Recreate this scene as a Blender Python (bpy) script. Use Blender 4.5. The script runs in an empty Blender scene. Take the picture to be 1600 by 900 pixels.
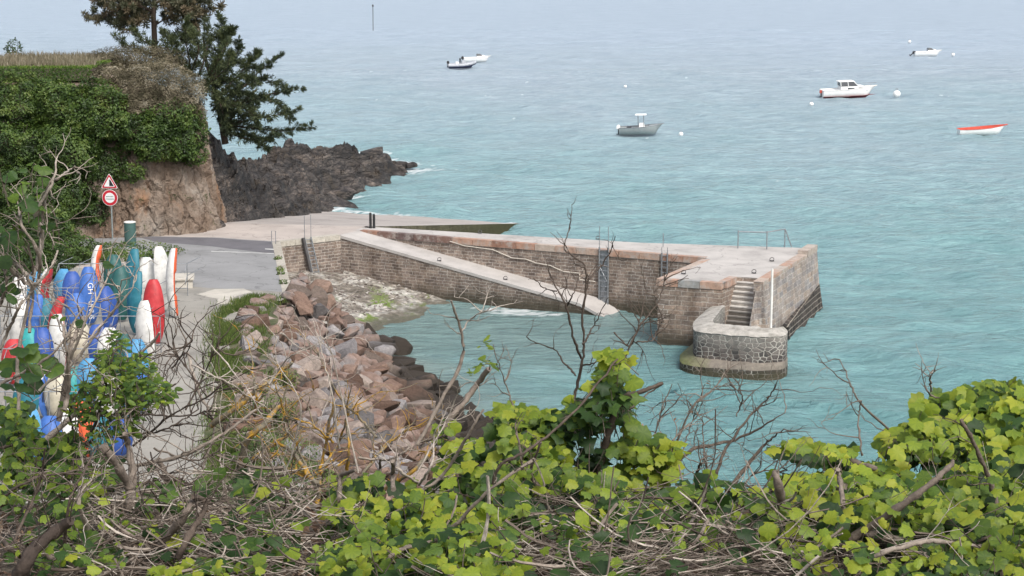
import bpy, math, random
import numpy as np
from mathutils import Matrix, Vector

# ------------------------------------------------------------------ camera, sky, sun, exposure
SC = bpy.context.scene
COL = SC.collection
R = math.radians
F_PX, CAM_H = 3000.0, 19.0
PITCH = math.atan(533 / 3000.0)
cam_d = bpy.data.cameras.new('camera')
cam = bpy.data.objects.new('camera', cam_d)
COL.objects.link(cam)
cam.location = (0, 0, CAM_H)
cam.rotation_euler = (math.pi / 2 - PITCH, 0, 0)
cam_d.sensor_width = 36
cam_d.lens = F_PX / 1600 * 36
cam_d.clip_start = 0.1
cam_d.clip_end = 20000
SC.camera = cam

SUN_EL, SUN_AZ = 50.0, 150.0
world = bpy.data.worlds.new('World')
SC.world = world
world.use_nodes = True
wn = world.node_tree
wn.nodes.clear()
w_out = wn.nodes.new('ShaderNodeOutputWorld')
w_bg = wn.nodes.new('ShaderNodeBackground')
w_sky = wn.nodes.new('ShaderNodeTexSky')
w_sky.sky_type = 'NISHITA'
w_sky.sun_disc = False
w_sky.sun_elevation = R(SUN_EL)
w_sky.sun_rotation = R(SUN_AZ)
w_sky.air_density = 1.0
w_sky.dust_density = 4.0
w_hs = wn.nodes.new('ShaderNodeHueSaturation')
w_hs.inputs['Saturation'].default_value = 0.5
w_tc = wn.nodes.new('ShaderNodeTexCoord')
w_n = wn.nodes.new('ShaderNodeTexNoise')
w_n.inputs['Scale'].default_value = 2.2
w_n.inputs['Detail'].default_value = 5
w_mr = wn.nodes.new('ShaderNodeMapRange')
w_mr.inputs['From Min'].default_value = 0.3
w_mr.inputs['From Max'].default_value = 0.75
w_mr.inputs['To Min'].default_value = 0.85
w_mr.inputs['To Max'].default_value = 1.2
w_mul = wn.nodes.new('ShaderNodeVectorMath')
w_mul.operation = 'SCALE'
wn.links.new(w_tc.outputs['Generated'], w_n.inputs['Vector'])
wn.links.new(w_n.outputs['Fac'], w_mr.inputs['Value'])
wn.links.new(w_sky.outputs[0], w_hs.inputs['Color'])
wn.links.new(w_hs.outputs[0], w_mul.inputs[0])
wn.links.new(w_mr.outputs[0], w_mul.inputs['Scale'])
wn.links.new(w_mul.outputs[0], w_bg.inputs['Color'])
w_bg.inputs['Strength'].default_value = 0.15
wn.links.new(w_bg.outputs[0], w_out.inputs['Surface'])

sun_d = bpy.data.lights.new('sun', 'SUN')
sun_d.energy = 1.6
sun_d.angle = R(14)
sun_d.color = (1.0, 0.96, 0.9)
sun = bpy.data.objects.new('sun', sun_d)
COL.objects.link(sun)
az = R(SUN_AZ)
sdir = Vector((math.sin(az) * math.cos(R(SUN_EL)), math.cos(az) * math.cos(R(SUN_EL)), math.sin(R(SUN_EL))))
sun.rotation_euler = sdir.to_track_quat('Z', 'Y').to_euler()
sun.location = (0, 0, 60)

SC.view_settings.view_transform = 'Standard'
SC.view_settings.look = 'None'
SC.view_settings.gamma = 1
SC.view_settings.exposure = 0.58
SC.view_settings.use_curve_mapping = False

# ------------------------------------------------------------------ helpers: survey of the place
cp, sp_ = math.cos(PITCH), math.sin(PITCH)
def ray(x, y):
    dx = (x - 800) / F_PX; dz = -(y - 450) / F_PX
    return np.array([dx, cp + dz * sp_, -sp_ + dz * cp])
def W(x, y, z=0.0):            # point of the place at height z
    d = ray(x, y); s = (z - CAM_H) / d[2]
    return np.array([d[0] * s, d[1] * s, z])
def WY(x, y, Y):               # point of the place at distance Y
    d = ray(x, y); s = Y / d[1]
    return np.array([d[0] * s, Y, CAM_H + d[2] * s])

rng = np.random.default_rng(7)
random.seed(7)
_perm = np.random.default_rng(3).permutation(256)
_perm = np.concatenate([_perm, _perm, _perm])
_grad = np.random.default_rng(4).normal(size=(256, 3))
_grad /= np.linalg.norm(_grad, axis=1)[:, None]
def pn(P):                     # gradient noise, P (n,3)
    P = np.asarray(P, float)
    i = np.floor(P).astype(int); fr = P - i; i &= 255
    u = fr * fr * fr * (fr * (fr * 6 - 15) + 10)
    res = 0
    for dx in (0, 1):
        for dy in (0, 1):
            for dz in (0, 1):
                h = _perm[_perm[_perm[i[:, 0] + dx] + i[:, 1] + dy] + i[:, 2] + dz]
                g = _grad[h]
                d = fr - np.array([dx, dy, dz])
                w = (u[:, 0] if dx else 1 - u[:, 0]) * (u[:, 1] if dy else 1 - u[:, 1]) * (u[:, 2] if dz else 1 - u[:, 2])
                res = res + w * (g * d).sum(1)
    return res
def fbm(P, o=4, lac=2.0, g=0.5):
    P = np.asarray(P, float); a = 1; s = 0
    for k in range(o):
        s = s + a * pn(P + 17.3 * k); P = P * lac; a *= g
    return s
def ridged(P, o=4):
    P = np.asarray(P, float); a = 1; s = 0
    for k in range(o):
        s = s + a * (0.5 - np.abs(pn(P + 9.1 * k))) ; P = P * 2.1; a *= 0.5
    return s

class Geo:
    def __init__(s):
        s.V = []; s.n = 0; s.L = []; s.S = []; s.T = []; s.U = []
    def add(s, V, F, tint=0.5, uv=None):
        V = np.asarray(V, float).reshape(-1, 3); F = np.asarray(F, int)
        if len(F) == 0: return s
        s.V.append(V); s.L.append((F + s.n).ravel()); s.n += len(V)
        m, k = F.shape
        s.S.append(np.full(m, k)); s.T.append(np.broadcast_to(np.asarray(tint, float), (m,)).copy())
        s.U.append(np.zeros((m * k, 2)) if uv is None else np.asarray(uv, float).reshape(-1, 2))
        return s
    def box(s, c, d, M=None, tint=0.5):
        c = np.array(c, float); d = np.array(d, float) / 2
        v = np.array([[x, y, z] for z in (-1, 1) for y in (-1, 1) for x in (-1, 1)], float) * d
        if M is not None: v = v @ np.array(M).T
        return s.add(v + c, [[0, 2, 3, 1], [4, 5, 7, 6], [0, 1, 5, 4], [2, 6, 7, 3], [0, 4, 6, 2], [1, 3, 7, 5]], tint)
    def tube(s, P, r, n=6, tint=0.5, cap=True):
        P = np.asarray(P, float); m = len(P)
        r = np.broadcast_to(np.asarray(r, float), (m,))
        T = np.gradient(P, axis=0); T /= np.linalg.norm(T, axis=1)[:, None] + 1e-9
        a = np.array([0, 0, 1.0]) if abs(T[0][2]) < 0.9 else np.array([1.0, 0, 0])
        A = np.cross(T, a); A /= np.linalg.norm(A, axis=1)[:, None] + 1e-9
        B = np.cross(T, A)
        th = np.linspace(0, 2 * np.pi, n, endpoint=False)
        V = P[:, None] + r[:, None, None] * (np.cos(th)[None, :, None] * A[:, None] + np.sin(th)[None, :, None] * B[:, None])
        i = np.arange(m - 1)[:, None] * n; j = np.arange(n)[None]; j2 = (j + 1) % n
        Fq = np.stack([i + j, i + n + j, i + n + j2, i + j2], -1).reshape(-1, 4)
        s.add(V.reshape(-1, 3), Fq, tint)
        if cap:
            s.add(V[0], [list(range(n))], tint); s.add(V[-1], [list(range(n - 1, -1, -1))], tint)
        return s
    def rings(s, Rg, tint=0.5, closed=True, cap=False, uv=False):   # Rg (m,n,3)
        Rg = np.asarray(Rg, float); m, n = Rg.shape[:2]
        i = np.arange(m - 1)[:, None] * n; j = np.arange(n if closed else n - 1)[None]; j2 = (j + 1) % n
        Fq = np.stack([i + j, i + j2, i + n + j2, i + n + j], -1).reshape(-1, 4)
        s.add(Rg.reshape(-1, 3), Fq, tint)
        if cap:
            s.add(Rg[0], [list(range(n - 1, -1, -1))], tint); s.add(Rg[-1], [list(range(n))], tint)
        return s
    def lathe(s, prof, n=16, c=(0, 0, 0), tint=0.5):
        th = np.linspace(0, 2 * np.pi, n, endpoint=False)
        Rg = [[(c[0] + r * math.cos(t), c[1] + r * math.sin(t), c[2] + z) for t in th] for r, z in prof]
        return s.rings(Rg, tint, cap=True)
    def prism(s, poly, z0, z1, tint=0.5, top=True, bottom=False, bpoly=None, sides=True):  # poly ccw; z1 may be list
        n = len(poly); z1 = np.broadcast_to(np.asarray(z1, float), (n,))
        bp = poly if bpoly is None else bpoly
        if sides:
            acc = 0
            for k in range(n):
                k2 = (k + 1) % n
                a, b = poly[k], poly[k2]; d = math.hypot(b[0] - a[0], b[1] - a[1])
                v = [(bp[k][0], bp[k][1], z0), (bp[k2][0], bp[k2][1], z0), (b[0], b[1], z1[k2]), (a[0], a[1], z1[k])]
                s.add(v, [[0, 1, 2, 3]], tint, [(acc, z0), (acc + d, z0), (acc + d, z1[k2]), (acc, z1[k])])
                acc += d
        if top: s.add([(p[0], p[1], z) for p, z in zip(poly, z1)], [list(range(n))], tint, [(p[0], p[1]) for p in poly])
        if bottom: s.add([(p[0], p[1], z0) for p in bp], [list(range(n - 1, -1, -1))], tint)
        return s
    def sphere(s, c, r, n=12, m=8, tint=0.5):
        r = np.broadcast_to(np.asarray(r, float), (3,))
        Rg = [[(c[0] + r[0] * math.sin(a) * math.cos(t), c[1] + r[1] * math.sin(a) * math.sin(t), c[2] - r[2] * math.cos(a))
               for t in np.linspace(0, 2 * np.pi, n, endpoint=False)] for a in np.linspace(0.02, math.pi - 0.02, m)]
        return s.rings(Rg, tint, cap=True)
    def inst(s, TV, TF, pos, X, Y, Z, size, tint):   # template instancing
        N = len(pos)
        if N == 0: return s
        TV = np.asarray(TV, float); TF = np.asarray(TF, int)
        size = np.broadcast_to(np.asarray(size, float), (N,))
        V = pos[:, None] + size[:, None, None] * (TV[None, :, 0:1] * X[:, None] + TV[None, :, 1:2] * Y[:, None] + TV[None, :, 2:3] * Z[:, None])
        k = len(TV)
        F = (TF[None] + (np.arange(N) * k)[:, None, None]).reshape(-1, TF.shape[1])
        s.add(V.reshape(-1, 3), F, np.clip(np.repeat(np.broadcast_to(np.asarray(tint, float), (N,)), len(TF)) + (np.tile(np.where(np.arange(len(TF)) % 2, .035, -.035), N) if len(TF) > 6 and TF.shape[1] == 3 and len(TF) < 20 else 0), 0, 1))  # alternate leaf faces lighter and darker: veins and fold shading painted in tint
        return s
    def build(s, name, mat, parent=None, smooth=False, attrs=None):
        me = bpy.data.meshes.new(name)
        V = np.concatenate(s.V); L = np.concatenate(s.L); S = np.concatenate(s.S)
        me.vertices.add(len(V)); me.vertices.foreach_set('co', V.ravel())
        me.loops.add(len(L)); me.loops.foreach_set('vertex_index', L)
        me.polygons.add(len(S))
        st = np.concatenate([[0], np.cumsum(S)[:-1]])
        me.polygons.foreach_set('loop_start', st); me.polygons.foreach_set('loop_total', S)
        me.polygons.foreach_set('use_smooth', np.full(len(S), smooth))
        uvl = me.uv_layers.new(name='UVMap'); uvl.data.foreach_set('uv', np.concatenate(s.U).ravel())
        at = me.attributes.new('tint', 'FLOAT', 'FACE'); at.data.foreach_set('value', np.concatenate(s.T))
        for k, a in (attrs or {}).items():
            q = me.attributes.new(k, 'FLOAT', 'POINT'); q.data.foreach_set('value', np.asarray(a, float).ravel())
        me.update(calc_edges=True); me.validate()
        if mat: me.materials.append(mat)
        o = bpy.data.objects.new(name, me); COL.objects.link(o)
        if parent is not None: o.parent = parent
        return o

def tag(o, label=None, cat=None, group=None, kind=None):
    if label: o['label'] = label
    if cat: o['category'] = cat
    if group: o['group'] = group
    if kind: o['kind'] = kind
    return o
def empty(name, loc, label=None, cat=None, group=None, rz=0.0):
    o = bpy.data.objects.new(name, None); COL.objects.link(o)
    o.location = loc; o.rotation_euler = (0, 0, rz); o.empty_display_size = 0.3
    return tag(o, label, cat, group)
def copy_tree(o, parent=None):
    c = o.copy(); COL.objects.link(c)
    if parent is not None: c.parent = parent
    for ch in list(o.children): copy_tree(ch, c)
    return c
def smoothstep(x, a, b):
    t = np.clip((x - a) / (b - a), 0, 1); return t * t * (3 - 2 * t)

# ------------------------------------------------------------------ materials
class N:
    def __init__(s, name):
        s.m = bpy.data.materials.new(name); s.m.use_nodes = True
        s.t = s.m.node_tree; s.t.nodes.clear()
        s.out = s.t.nodes.new('ShaderNodeOutputMaterial')
        s.b = s.t.nodes.new('ShaderNodeBsdfPrincipled')
        s.t.links.new(s.b.outputs[0], s.out.inputs[0])
    def n(s, typ, ins=None, **kw):
        q = s.t.nodes.new('ShaderNode' + typ)
        for k, v in kw.items(): setattr(q, k, v)
        for k, v in (ins or {}).items(): s.put(q, k, v)
        return q
    def put(s, q, k, v):
        i = q.inputs[k]
        if isinstance(v, bpy.types.NodeSocket): s.t.links.new(v, i)
        elif isinstance(v, bpy.types.Node): s.t.links.new(v.outputs[0], i)
        else:
            if i.type == 'RGBA' and len(v) == 3: v = (*v, 1)
            i.default_value = v
    def set(s, **kw):
        for k, v in kw.items(): s.put(s.b, k.replace('_', ' '), v)
        return s
    def pos(s, scale=(1, 1, 1), rot=(0, 0, 0), obj=False):
        src = s.n('TexCoord').outputs['Object'] if obj else s.n('NewGeometry').outputs['Position']
        return s.n('Mapping', {'Vector': src, 'Scale': scale, 'Rotation': rot}).outputs[0]
    def noise(s, vec, scale, detail=5, rough=0.55):
        return s.n('TexNoise', {'Vector': vec, 'Scale': scale, 'Detail': detail, 'Roughness': rough}).outputs['Fac']
    def ramp(s, fac, stops, interp='LINEAR'):
        q = s.n('ValToRGB', {'Fac': fac}); e = q.color_ramp; e.interpolation = interp
        while len(e.elements) < len(stops): e.elements.new(0.5)
        for el, (p, c) in zip(e.elements, stops):
            el.position = p; el.color = (*c, 1) if len(c) == 3 else c
        return q.outputs[0]
    def rng(s, v, a, b, c=0.0, d=1.0):
        return s.n('MapRange', {'Value': v, 'From Min': a, 'From Max': b, 'To Min': c, 'To Max': d}).outputs[0]
    def mix(s, f, a, b, mode='MIX'):
        q = s.n('Mix', data_type='RGBA', blend_type=mode)
        for idx, v in ((0, f), (6, a), (7, b)):
            i = q.inputs[idx]
            if isinstance(v, bpy.types.NodeSocket): s.t.links.new(v, i)
            elif idx == 0: i.default_value = v
            else: i.default_value = (*v, 1) if len(v) == 3 else v
        return q.outputs[2]
    def math(s, op, a, b=0.0, c=0.0):
        return s.n('Math', {0: a, 1: b, 2: c}, operation=op).outputs[0]
    def attr(s, name): return s.n('Attribute', attribute_name=name).outputs['Fac']
    def bump(s, h, strength=0.5, dist=0.05):
        return s.n('Bump', {'Height': h, 'Strength': strength, 'Distance': dist}).outputs[0]
    def sepz(s):
        return s.n('SeparateXYZ', {0: s.n('NewGeometry').outputs['Position']})

def m_plain(name, c, rough=0.5, metal=0.0, var=0.25, scale=3.0, spec=0.5):
    q = N(name); v = q.pos(obj=True)
    f = q.noise(v, scale)
    lo = tuple(x * (1 - var) for x in c); hi = tuple(min(1, x * (1 + var)) for x in c)
    q.set(Base_Color=q.ramp(f, [(0.3, lo), (0.7, hi)]), Roughness=rough, Metallic=metal)
    q.b.inputs['Specular IOR Level'].default_value = spec
    return q.m

def m_stone(name, stops, scale=1.0, rough=0.85, bump=0.6, bd=0.08, rnd=0.0, speck=0.15, obj=False, wet=False):
    q = N(name); v = q.pos(obj=obj)
    f = q.noise(v, scale, 8, 0.62)
    if rnd:
        oi = q.n('ObjectInfo').outputs['Random']
        f = q.math('ADD', q.math('MULTIPLY', f, 1 - rnd), q.math('MULTIPLY', oi, rnd))
    c = q.ramp(f, stops)
    f2 = q.noise(v, scale * 9, 6, 0.7)
    c = q.mix(1.0, c, q.ramp(f2, [(0.25, (1 - speck * 2.4,) * 3), (0.75, (1 + speck,) * 3)]), 'MULTIPLY')
    if wet:
        z = q.sepz().outputs['Z']
        fz = q.math('ADD', z, q.math('MULTIPLY', q.noise(v, 0.6), 1.2))
        c = q.mix(q.rng(fz, 1.25, 1.9), (0.035, 0.028, 0.022), c)
    q.set(Base_Color=c, Roughness=rough, Normal=q.bump(q.math('ADD', q.noise(v, scale * 3, 8, 0.7), f2), bump, bd))
    q.b.inputs['Specular IOR Level'].default_value = 0.3
    return q.m

def m_brick(name, c1, c2, mort, bw=0.44, rh=0.175, zlo=0.2, zhi=0.9, wetc=(0.05, 0.045, 0.03), stain=True):
    q = N(name); uv = q.n('TexCoord').outputs['UV']
    p = q.pos()
    dist = q.n('TexNoise', {'Vector': p, 'Scale': 2.5, 'Detail': 3})
    vv = q.n('VectorMath', {0: uv, 1: q.n('VectorMath', {0: dist.outputs['Color'], 'Scale': 0.11}, operation='SCALE').outputs[0]}, operation='ADD').outputs[0]
    br = q.n('TexBrick', {'Vector': vv, 'Color1': c1, 'Color2': c2, 'Mortar': mort, 'Scale': 1.0, 'Mortar Size': 0.02,
                          'Mortar Smooth': 0.35, 'Bias': 0.0, 'Brick Width': bw, 'Row Height': rh})
    br.squash = 1.3; br.squash_frequency = 3
    c = br.outputs['Color']
    c = q.mix(q.rng(q.noise(p, 0.8, 6, 0.7), 0.48, 0.62, 0.0, 0.3), c, tuple((a + b) / 2 * 1.05 for a, b in zip(c1, c2)))
    c = q.mix(1.0, c, q.ramp(q.noise(p, 1.6, 6, 0.7), [(0.28, (0.55, 0.52, 0.52)), (0.5, (1, 0.97, 0.95)), (0.72, (1.45, 1.42, 1.36))]), 'MULTIPLY')
    c = q.mix(1.0, c, q.ramp(q.noise(p, 10, 5, 0.75), [(0.3, (0.6,) * 3), (0.7, (1.35,) * 3)]), 'MULTIPLY')
    c = q.mix(1.0, c, q.ramp(q.noise(q.pos((1.6, 1.6, 0.16)), 1.0, 5, 0.7), [(0.32, (0.78, 0.74, 0.70)), (0.5, (1, 1, 1)), (0.68, (1.12, 1.13, 1.14))]), 'MULTIPLY')
    if stain:   # weed and damp on the courses nearest the water
        z = q.math('ADD', q.sepz().outputs['Z'], q.math('MULTIPLY', q.noise(p, 0.9, 4), 0.8))
        c = q.mix(q.rng(z, zlo + 0.35, zhi + 0.4, 0.85, 0.0), c, wetc)
    q.set(Base_Color=c, Roughness=0.9,
          Normal=q.bump(q.math('ADD', q.math('MULTIPLY', br.outputs['Fac'], -0.7), q.math('MULTIPLY', q.noise(p, 9, 6, 0.7), 0.9)), 0.8, 0.05))
    q.b.inputs['Specular IOR Level'].default_value = 0.2
    return q.m

def m_rubble(name, stone_a, stone_b, mort, scale=2.6, zfull=0.7):   # stones in pale pointing
    q = N(name); uv = q.n('TexCoord').outputs['UV']; p = q.pos()
    mp = q.n('Mapping', {'Vector': uv, 'Scale': (1.0, 1.5, 1)}).outputs[0]
    d = q.n('TexNoise', {'Vector': uv, 'Scale': 3.0, 'Detail': 3})
    vv = q.n('VectorMath', {0: mp, 1: q.n('VectorMath', {0: d.outputs['Color'], 'Scale': 0.16}, operation='SCALE').outputs[0]}, operation='ADD').outputs[0]
    e = q.n('TexVoronoi', {'Vector': vv, 'Scale': scale, 'Randomness': 0.75}, feature='DISTANCE_TO_EDGE', voronoi_dimensions='2D').outputs['Distance']
    cl = q.n('TexVoronoi', {'Vector': vv, 'Scale': scale, 'Randomness': 0.75}, feature='F1', voronoi_dimensions='2D').outputs['Color']
    sc = q.mix(q.n('SeparateColor', {0: cl}).outputs[0], stone_a, stone_b)
    sc = q.mix(1.0, sc, q.ramp(q.noise(p, 7, 5, 0.7), [(0.3, (0.6,) * 3), (0.7, (1.3,) * 3)]), 'MULTIPLY')
    pointing = q.rng(q.math('ADD', e, q.math('MULTIPLY', q.math('SUBTRACT', q.noise(p, 1.2, 4), 0.5), 0.22)), 0.03, 0.085)
    pointing = q.math('MULTIPLY', pointing, q.rng(q.math('ADD', q.sepz().outputs['Z'], q.math('MULTIPLY', q.noise(p, 1.1, 4), 1.6)), 1.6, 2.6, 1.0, 0.6))
    mo = q.mix(1.0, mort, q.ramp(q.noise(p, 5, 5, 0.7), [(0.3, (0.68,) * 3), (0.7, (1.15,) * 3)]), 'MULTIPLY')
    c = q.mix(pointing, mo, sc)
    z = q.math('ADD', q.sepz().outputs['Z'], q.math('MULTIPLY', q.noise(p, 1.5, 4), 0.6))
    c = q.mix(q.rng(z, 0.35, zfull, 0.75, 0.0), c, (0.06, 0.055, 0.03))
    q.set(Base_Color=c, Roughness=0.9, Normal=q.bump(q.math('ADD', q.math('MULTIPLY', pointing, 0.8), q.math('MULTIPLY', q.noise(p, 10, 5, 0.7), 0.7)), 0.9, 0.05))
    q.b.inputs['Specular IOR Level'].default_value = 0.2
    return q.m

def m_concrete(name, c, rough=0.85, cracks=True, scale=0.6, joints=None):
    q = N(name); p = q.pos()
    f = q.noise(p, scale, 8, 0.65)
    col = q.ramp(f, [(0.28, tuple(x * 0.72 for x in c)), (0.5, c), (0.72, tuple(min(1, x * 1.16) for x in c))])
    col = q.mix(1.0, col, q.ramp(q.noise(p, 25, 3, 0.8), [(0.3, (0.86,) * 3), (0.7, (1.08,) * 3)]), 'MULTIPLY')
    if cracks:
        e = q.n('TexVoronoi', {'Vector': q.n('VectorMath', {0: p, 1: q.n('TexNoise', {'Vector': p, 'Scale': 1.5}).outputs['Color']}, operation='ADD').outputs[0], 'Scale': 0.28}, feature='DISTANCE_TO_EDGE').outputs['Distance']
        col = q.mix(q.rng(e, 0.0, 0.012, 0.55, 0.0), col, tuple(x * 0.35 for x in c))
    q.set(Base_Color=col, Roughness=rough, Normal=q.bump(q.noise(p, 12, 6, 0.7), 0.25, 0.02))
    q.b.inputs['Specular IOR Level'].default_value = 0.25
    return q.m

def m_leaf(name, stops, rough=0.45, trans=0.35, var=0.15, spec=0.4):
    q = N(name); t = q.attr('tint')
    c = q.ramp(t, stops)
    f = q.noise(q.pos(), 2.0, 3)
    c = q.mix(1.0, c, q.ramp(f, [(0.3, (1 - var * 1.5,) * 3), (0.7, (1 + var,) * 3)]), 'MULTIPLY')
    q.set(Base_Color=c, Roughness=rough)
    q.b.inputs['Specular IOR Level'].default_value = spec
    if trans:
        tr = q.n('BsdfTranslucent', {'Color': q.mix(1.0, c, (1.25, 1.3, 0.6), 'MULTIPLY')})
        mx = q.n('MixShader', {0: trans, 1: q.b.outputs[0], 2: tr.outputs[0]})
        q.t.links.new(mx.outputs[0], q.out.inputs[0])
    return q.m

def m_bark(name, stops, scale=40, rough=0.85, lichen=None):
    q = N(name); t = q.attr('tint'); p = q.pos()
    c = q.ramp(t, stops)
    c = q.mix(1.0, c, q.ramp(q.noise(p, scale, 5, 0.7), [(0.3, (0.55,) * 3), (0.7, (1.3,) * 3)]), 'MULTIPLY')
    if lichen:
        c = q.mix(q.rng(q.noise(p, scale * 0.35, 4, 0.7), 0.47, 0.58), c, lichen)
    q.set(Base_Color=c, Roughness=rough, Normal=q.bump(q.noise(p, scale * 1.5, 4, 0.7), 0.5, 0.01))
    q.b.inputs['Specular IOR Level'].default_value = 0.2
    return q.m

M = {}
M['brick'] = m_brick('wall_masonry', (0.27, 0.22, 0.185), (0.15, 0.125, 0.11), (0.40, 0.375, 0.34))
M['brick_face'] = m_brick('pier_masonry', (0.31, 0.245, 0.20), (0.18, 0.155, 0.135), (0.43, 0.405, 0.37), 0.62, 0.24)
M['sea_face'] = m_brick('sea_face_masonry', (0.34, 0.285, 0.24), (0.25, 0.245, 0.25), (0.44, 0.42, 0.39), 0.75, 0.27, 0.1, 0.9, (0.035, 0.03, 0.026))
M['rubble'] = m_rubble('rubble_masonry', (0.035, 0.033, 0.034), (0.13, 0.11, 0.10), (0.50, 0.47, 0.42), 3.3)
M['wall_top'] = m_stone('wall_top_render', [(0.3, (0.30, 0.28, 0.24)), (0.5, (0.52, 0.49, 0.44)), (0.7, (0.66, 0.63, 0.57))], 2.5, bump=0.9)
M['deck'] = m_concrete('deck_concrete', (0.435, 0.41, 0.385))
M['ramp'] = m_concrete('ramp_concrete', (0.43, 0.405, 0.38), cracks=False)
M['slip'] = m_concrete('slipway_concrete', (0.42, 0.37, 0.335), scale=0.35)
M['path'] = m_concrete('path_concrete', (0.29, 0.275, 0.245), scale=0.5)
M['path_pale'] = m_concrete('pale_patch', (0.47, 0.44, 0.385), scale=0.8)
M['road'] = m_concrete('old_asphalt', (0.25, 0.25, 0.25), scale=0.4)
M['road_dark'] = m_concrete('new_asphalt', (0.135, 0.13, 0.14), scale=0.8, cracks=False)
M['paint'] = m_plain('road_paint', (0.46, 0.46, 0.44), 0.7)
M['galv'] = m_plain('galvanised_steel', (0.27, 0.285, 0.30), 0.45, 0.6, 0.25, 8)
M['dark_steel'] = m_plain('weathered_steel', (0.09, 0.085, 0.085), 0.7, 0.3)
M['white'] = m_plain('white_gelcoat', (0.80, 0.80, 0.78), 0.35, 0, 0.06)
M['white_paint'] = m_plain('white_paint', (0.72, 0.70, 0.66), 0.6, 0, 0.1)
M['glass'] = m_plain('tinted_window', (0.05, 0.055, 0.06), 0.15)
M['black'] = m_plain('black_plastic', (0.02, 0.02, 0.022), 0.45)
M['rope'] = m_plain('rope', (0.5, 0.46, 0.4), 0.9)

# ================================================================== THE SETTING
ZQ = 3.1
crest = np.array([(40, -7), (48, -8), (57, -7.9), (61.7, -8.6), (67.2, -9.3), (73.7, -10.3), (81.6, -11.5), (85.5, -11.4), (88, -11.2), (104, -13.6)])
wline = np.array([(30, 12), (40, 9), (50, 6), (60, 2.2), (69.8, 0.0), (71.7, -0.5), (76.8, -1.7), (81.5, -3.1), (86.7, -4.7), (94.1, -7.7), (97, -8.5), (104, -9)])
def cx(Y): return np.interp(Y, crest[:, 0], crest[:, 1])
def wx(Y): return np.interp(Y, wline[:, 0], wline[:, 1])
def ground_h(X, Y):
    hill = np.where(Y < 6.3, 17.38 - 0.02 * Y, 17.25 - (Y - 6.3) * 0.52)
    hill = hill - np.where((X > 2) & (Y > 6.3), (X - 2) * 0.35, 0)
    c, w = cx(Y), wx(Y)
    t = np.clip((X - c) / (w - c), 0, 1.6)
    bank = 3.05 - 3.3 * t
    bank = np.where((Y > 88) & (X > c), 3.05 - (X - c) * 8, bank)
    bank = np.maximum(bank, -2.5)
    return np.maximum(hill, bank)

def grid_mesh(name, xs, ys, hf, mat, smooth=True, attrs=None):
    X, Y = np.meshgrid(xs, ys)
    Z = hf(X.ravel(), Y.ravel())
    V = np.stack([X.ravel(), Y.ravel(), Z], 1)
    nx, ny = len(xs), len(ys)
    i = (np.arange(ny - 1)[:, None] * nx + np.arange(nx - 1)[None]).ravel()
    g = Geo().add(V, np.stack([i, i + 1, i + nx + 1, i + nx], 1))
    return g.build(name, mat, None, smooth, attrs(X.ravel(), Y.ravel(), Z) if attrs else None)

# ---- ground: bare earth, gravel and dry litter
q = N('earth')
p_ = q.pos()
gc = q.ramp(q.noise(p_, 0.9, 8, 0.7), [(0.3, (0.09, 0.07, 0.05)), (0.5, (0.17, 0.14, 0.105)), (0.7, (0.24, 0.21, 0.165))])
gg = q.ramp(q.noise(p_, 3, 6, 0.7), [(0.3, (0.045, 0.07, 0.02)), (0.7, (0.10, 0.14, 0.04))])
gc = q.mix(q.rng(q.noise(p_, 0.35, 6, 0.7), 0.47, 0.56), gc, gg)
sz_ = q.sepz()
gc = q.mix(q.math('MULTIPLY', q.rng(sz_.outputs['Z'], 2.9, 2.5), q.rng(sz_.outputs['Y'], 45, 48)), gc, (0.055, 0.045, 0.038))
q.set(Base_Color=gc, Roughness=0.95, Normal=q.bump(q.noise(p_, 9, 8, 0.75), 0.7, 0.08))
M['earth'] = q.m
xs = np.concatenate([np.arange(-110, -26, 3.0), np.arange(-26, 10, 0.4), np.arange(10, 60, 3.0)])
ys = np.concatenate([np.arange(-25, 4, 1.0), np.arange(4, 105, 0.5)])
def gh(X, Y):
    P = np.stack([X, Y, X * 0], 1)
    base = ground_h(X, Y)
    flat = smoothstep(np.abs(base - 3.05), 0.0, 0.4)
    return base + fbm(P * 0.5, 3) * 0.25 * flat + fbm(P * 2.5, 3) * 0.05 * flat
tag(grid_mesh('ground', xs, ys, gh, M['earth']), kind='structure')

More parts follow.
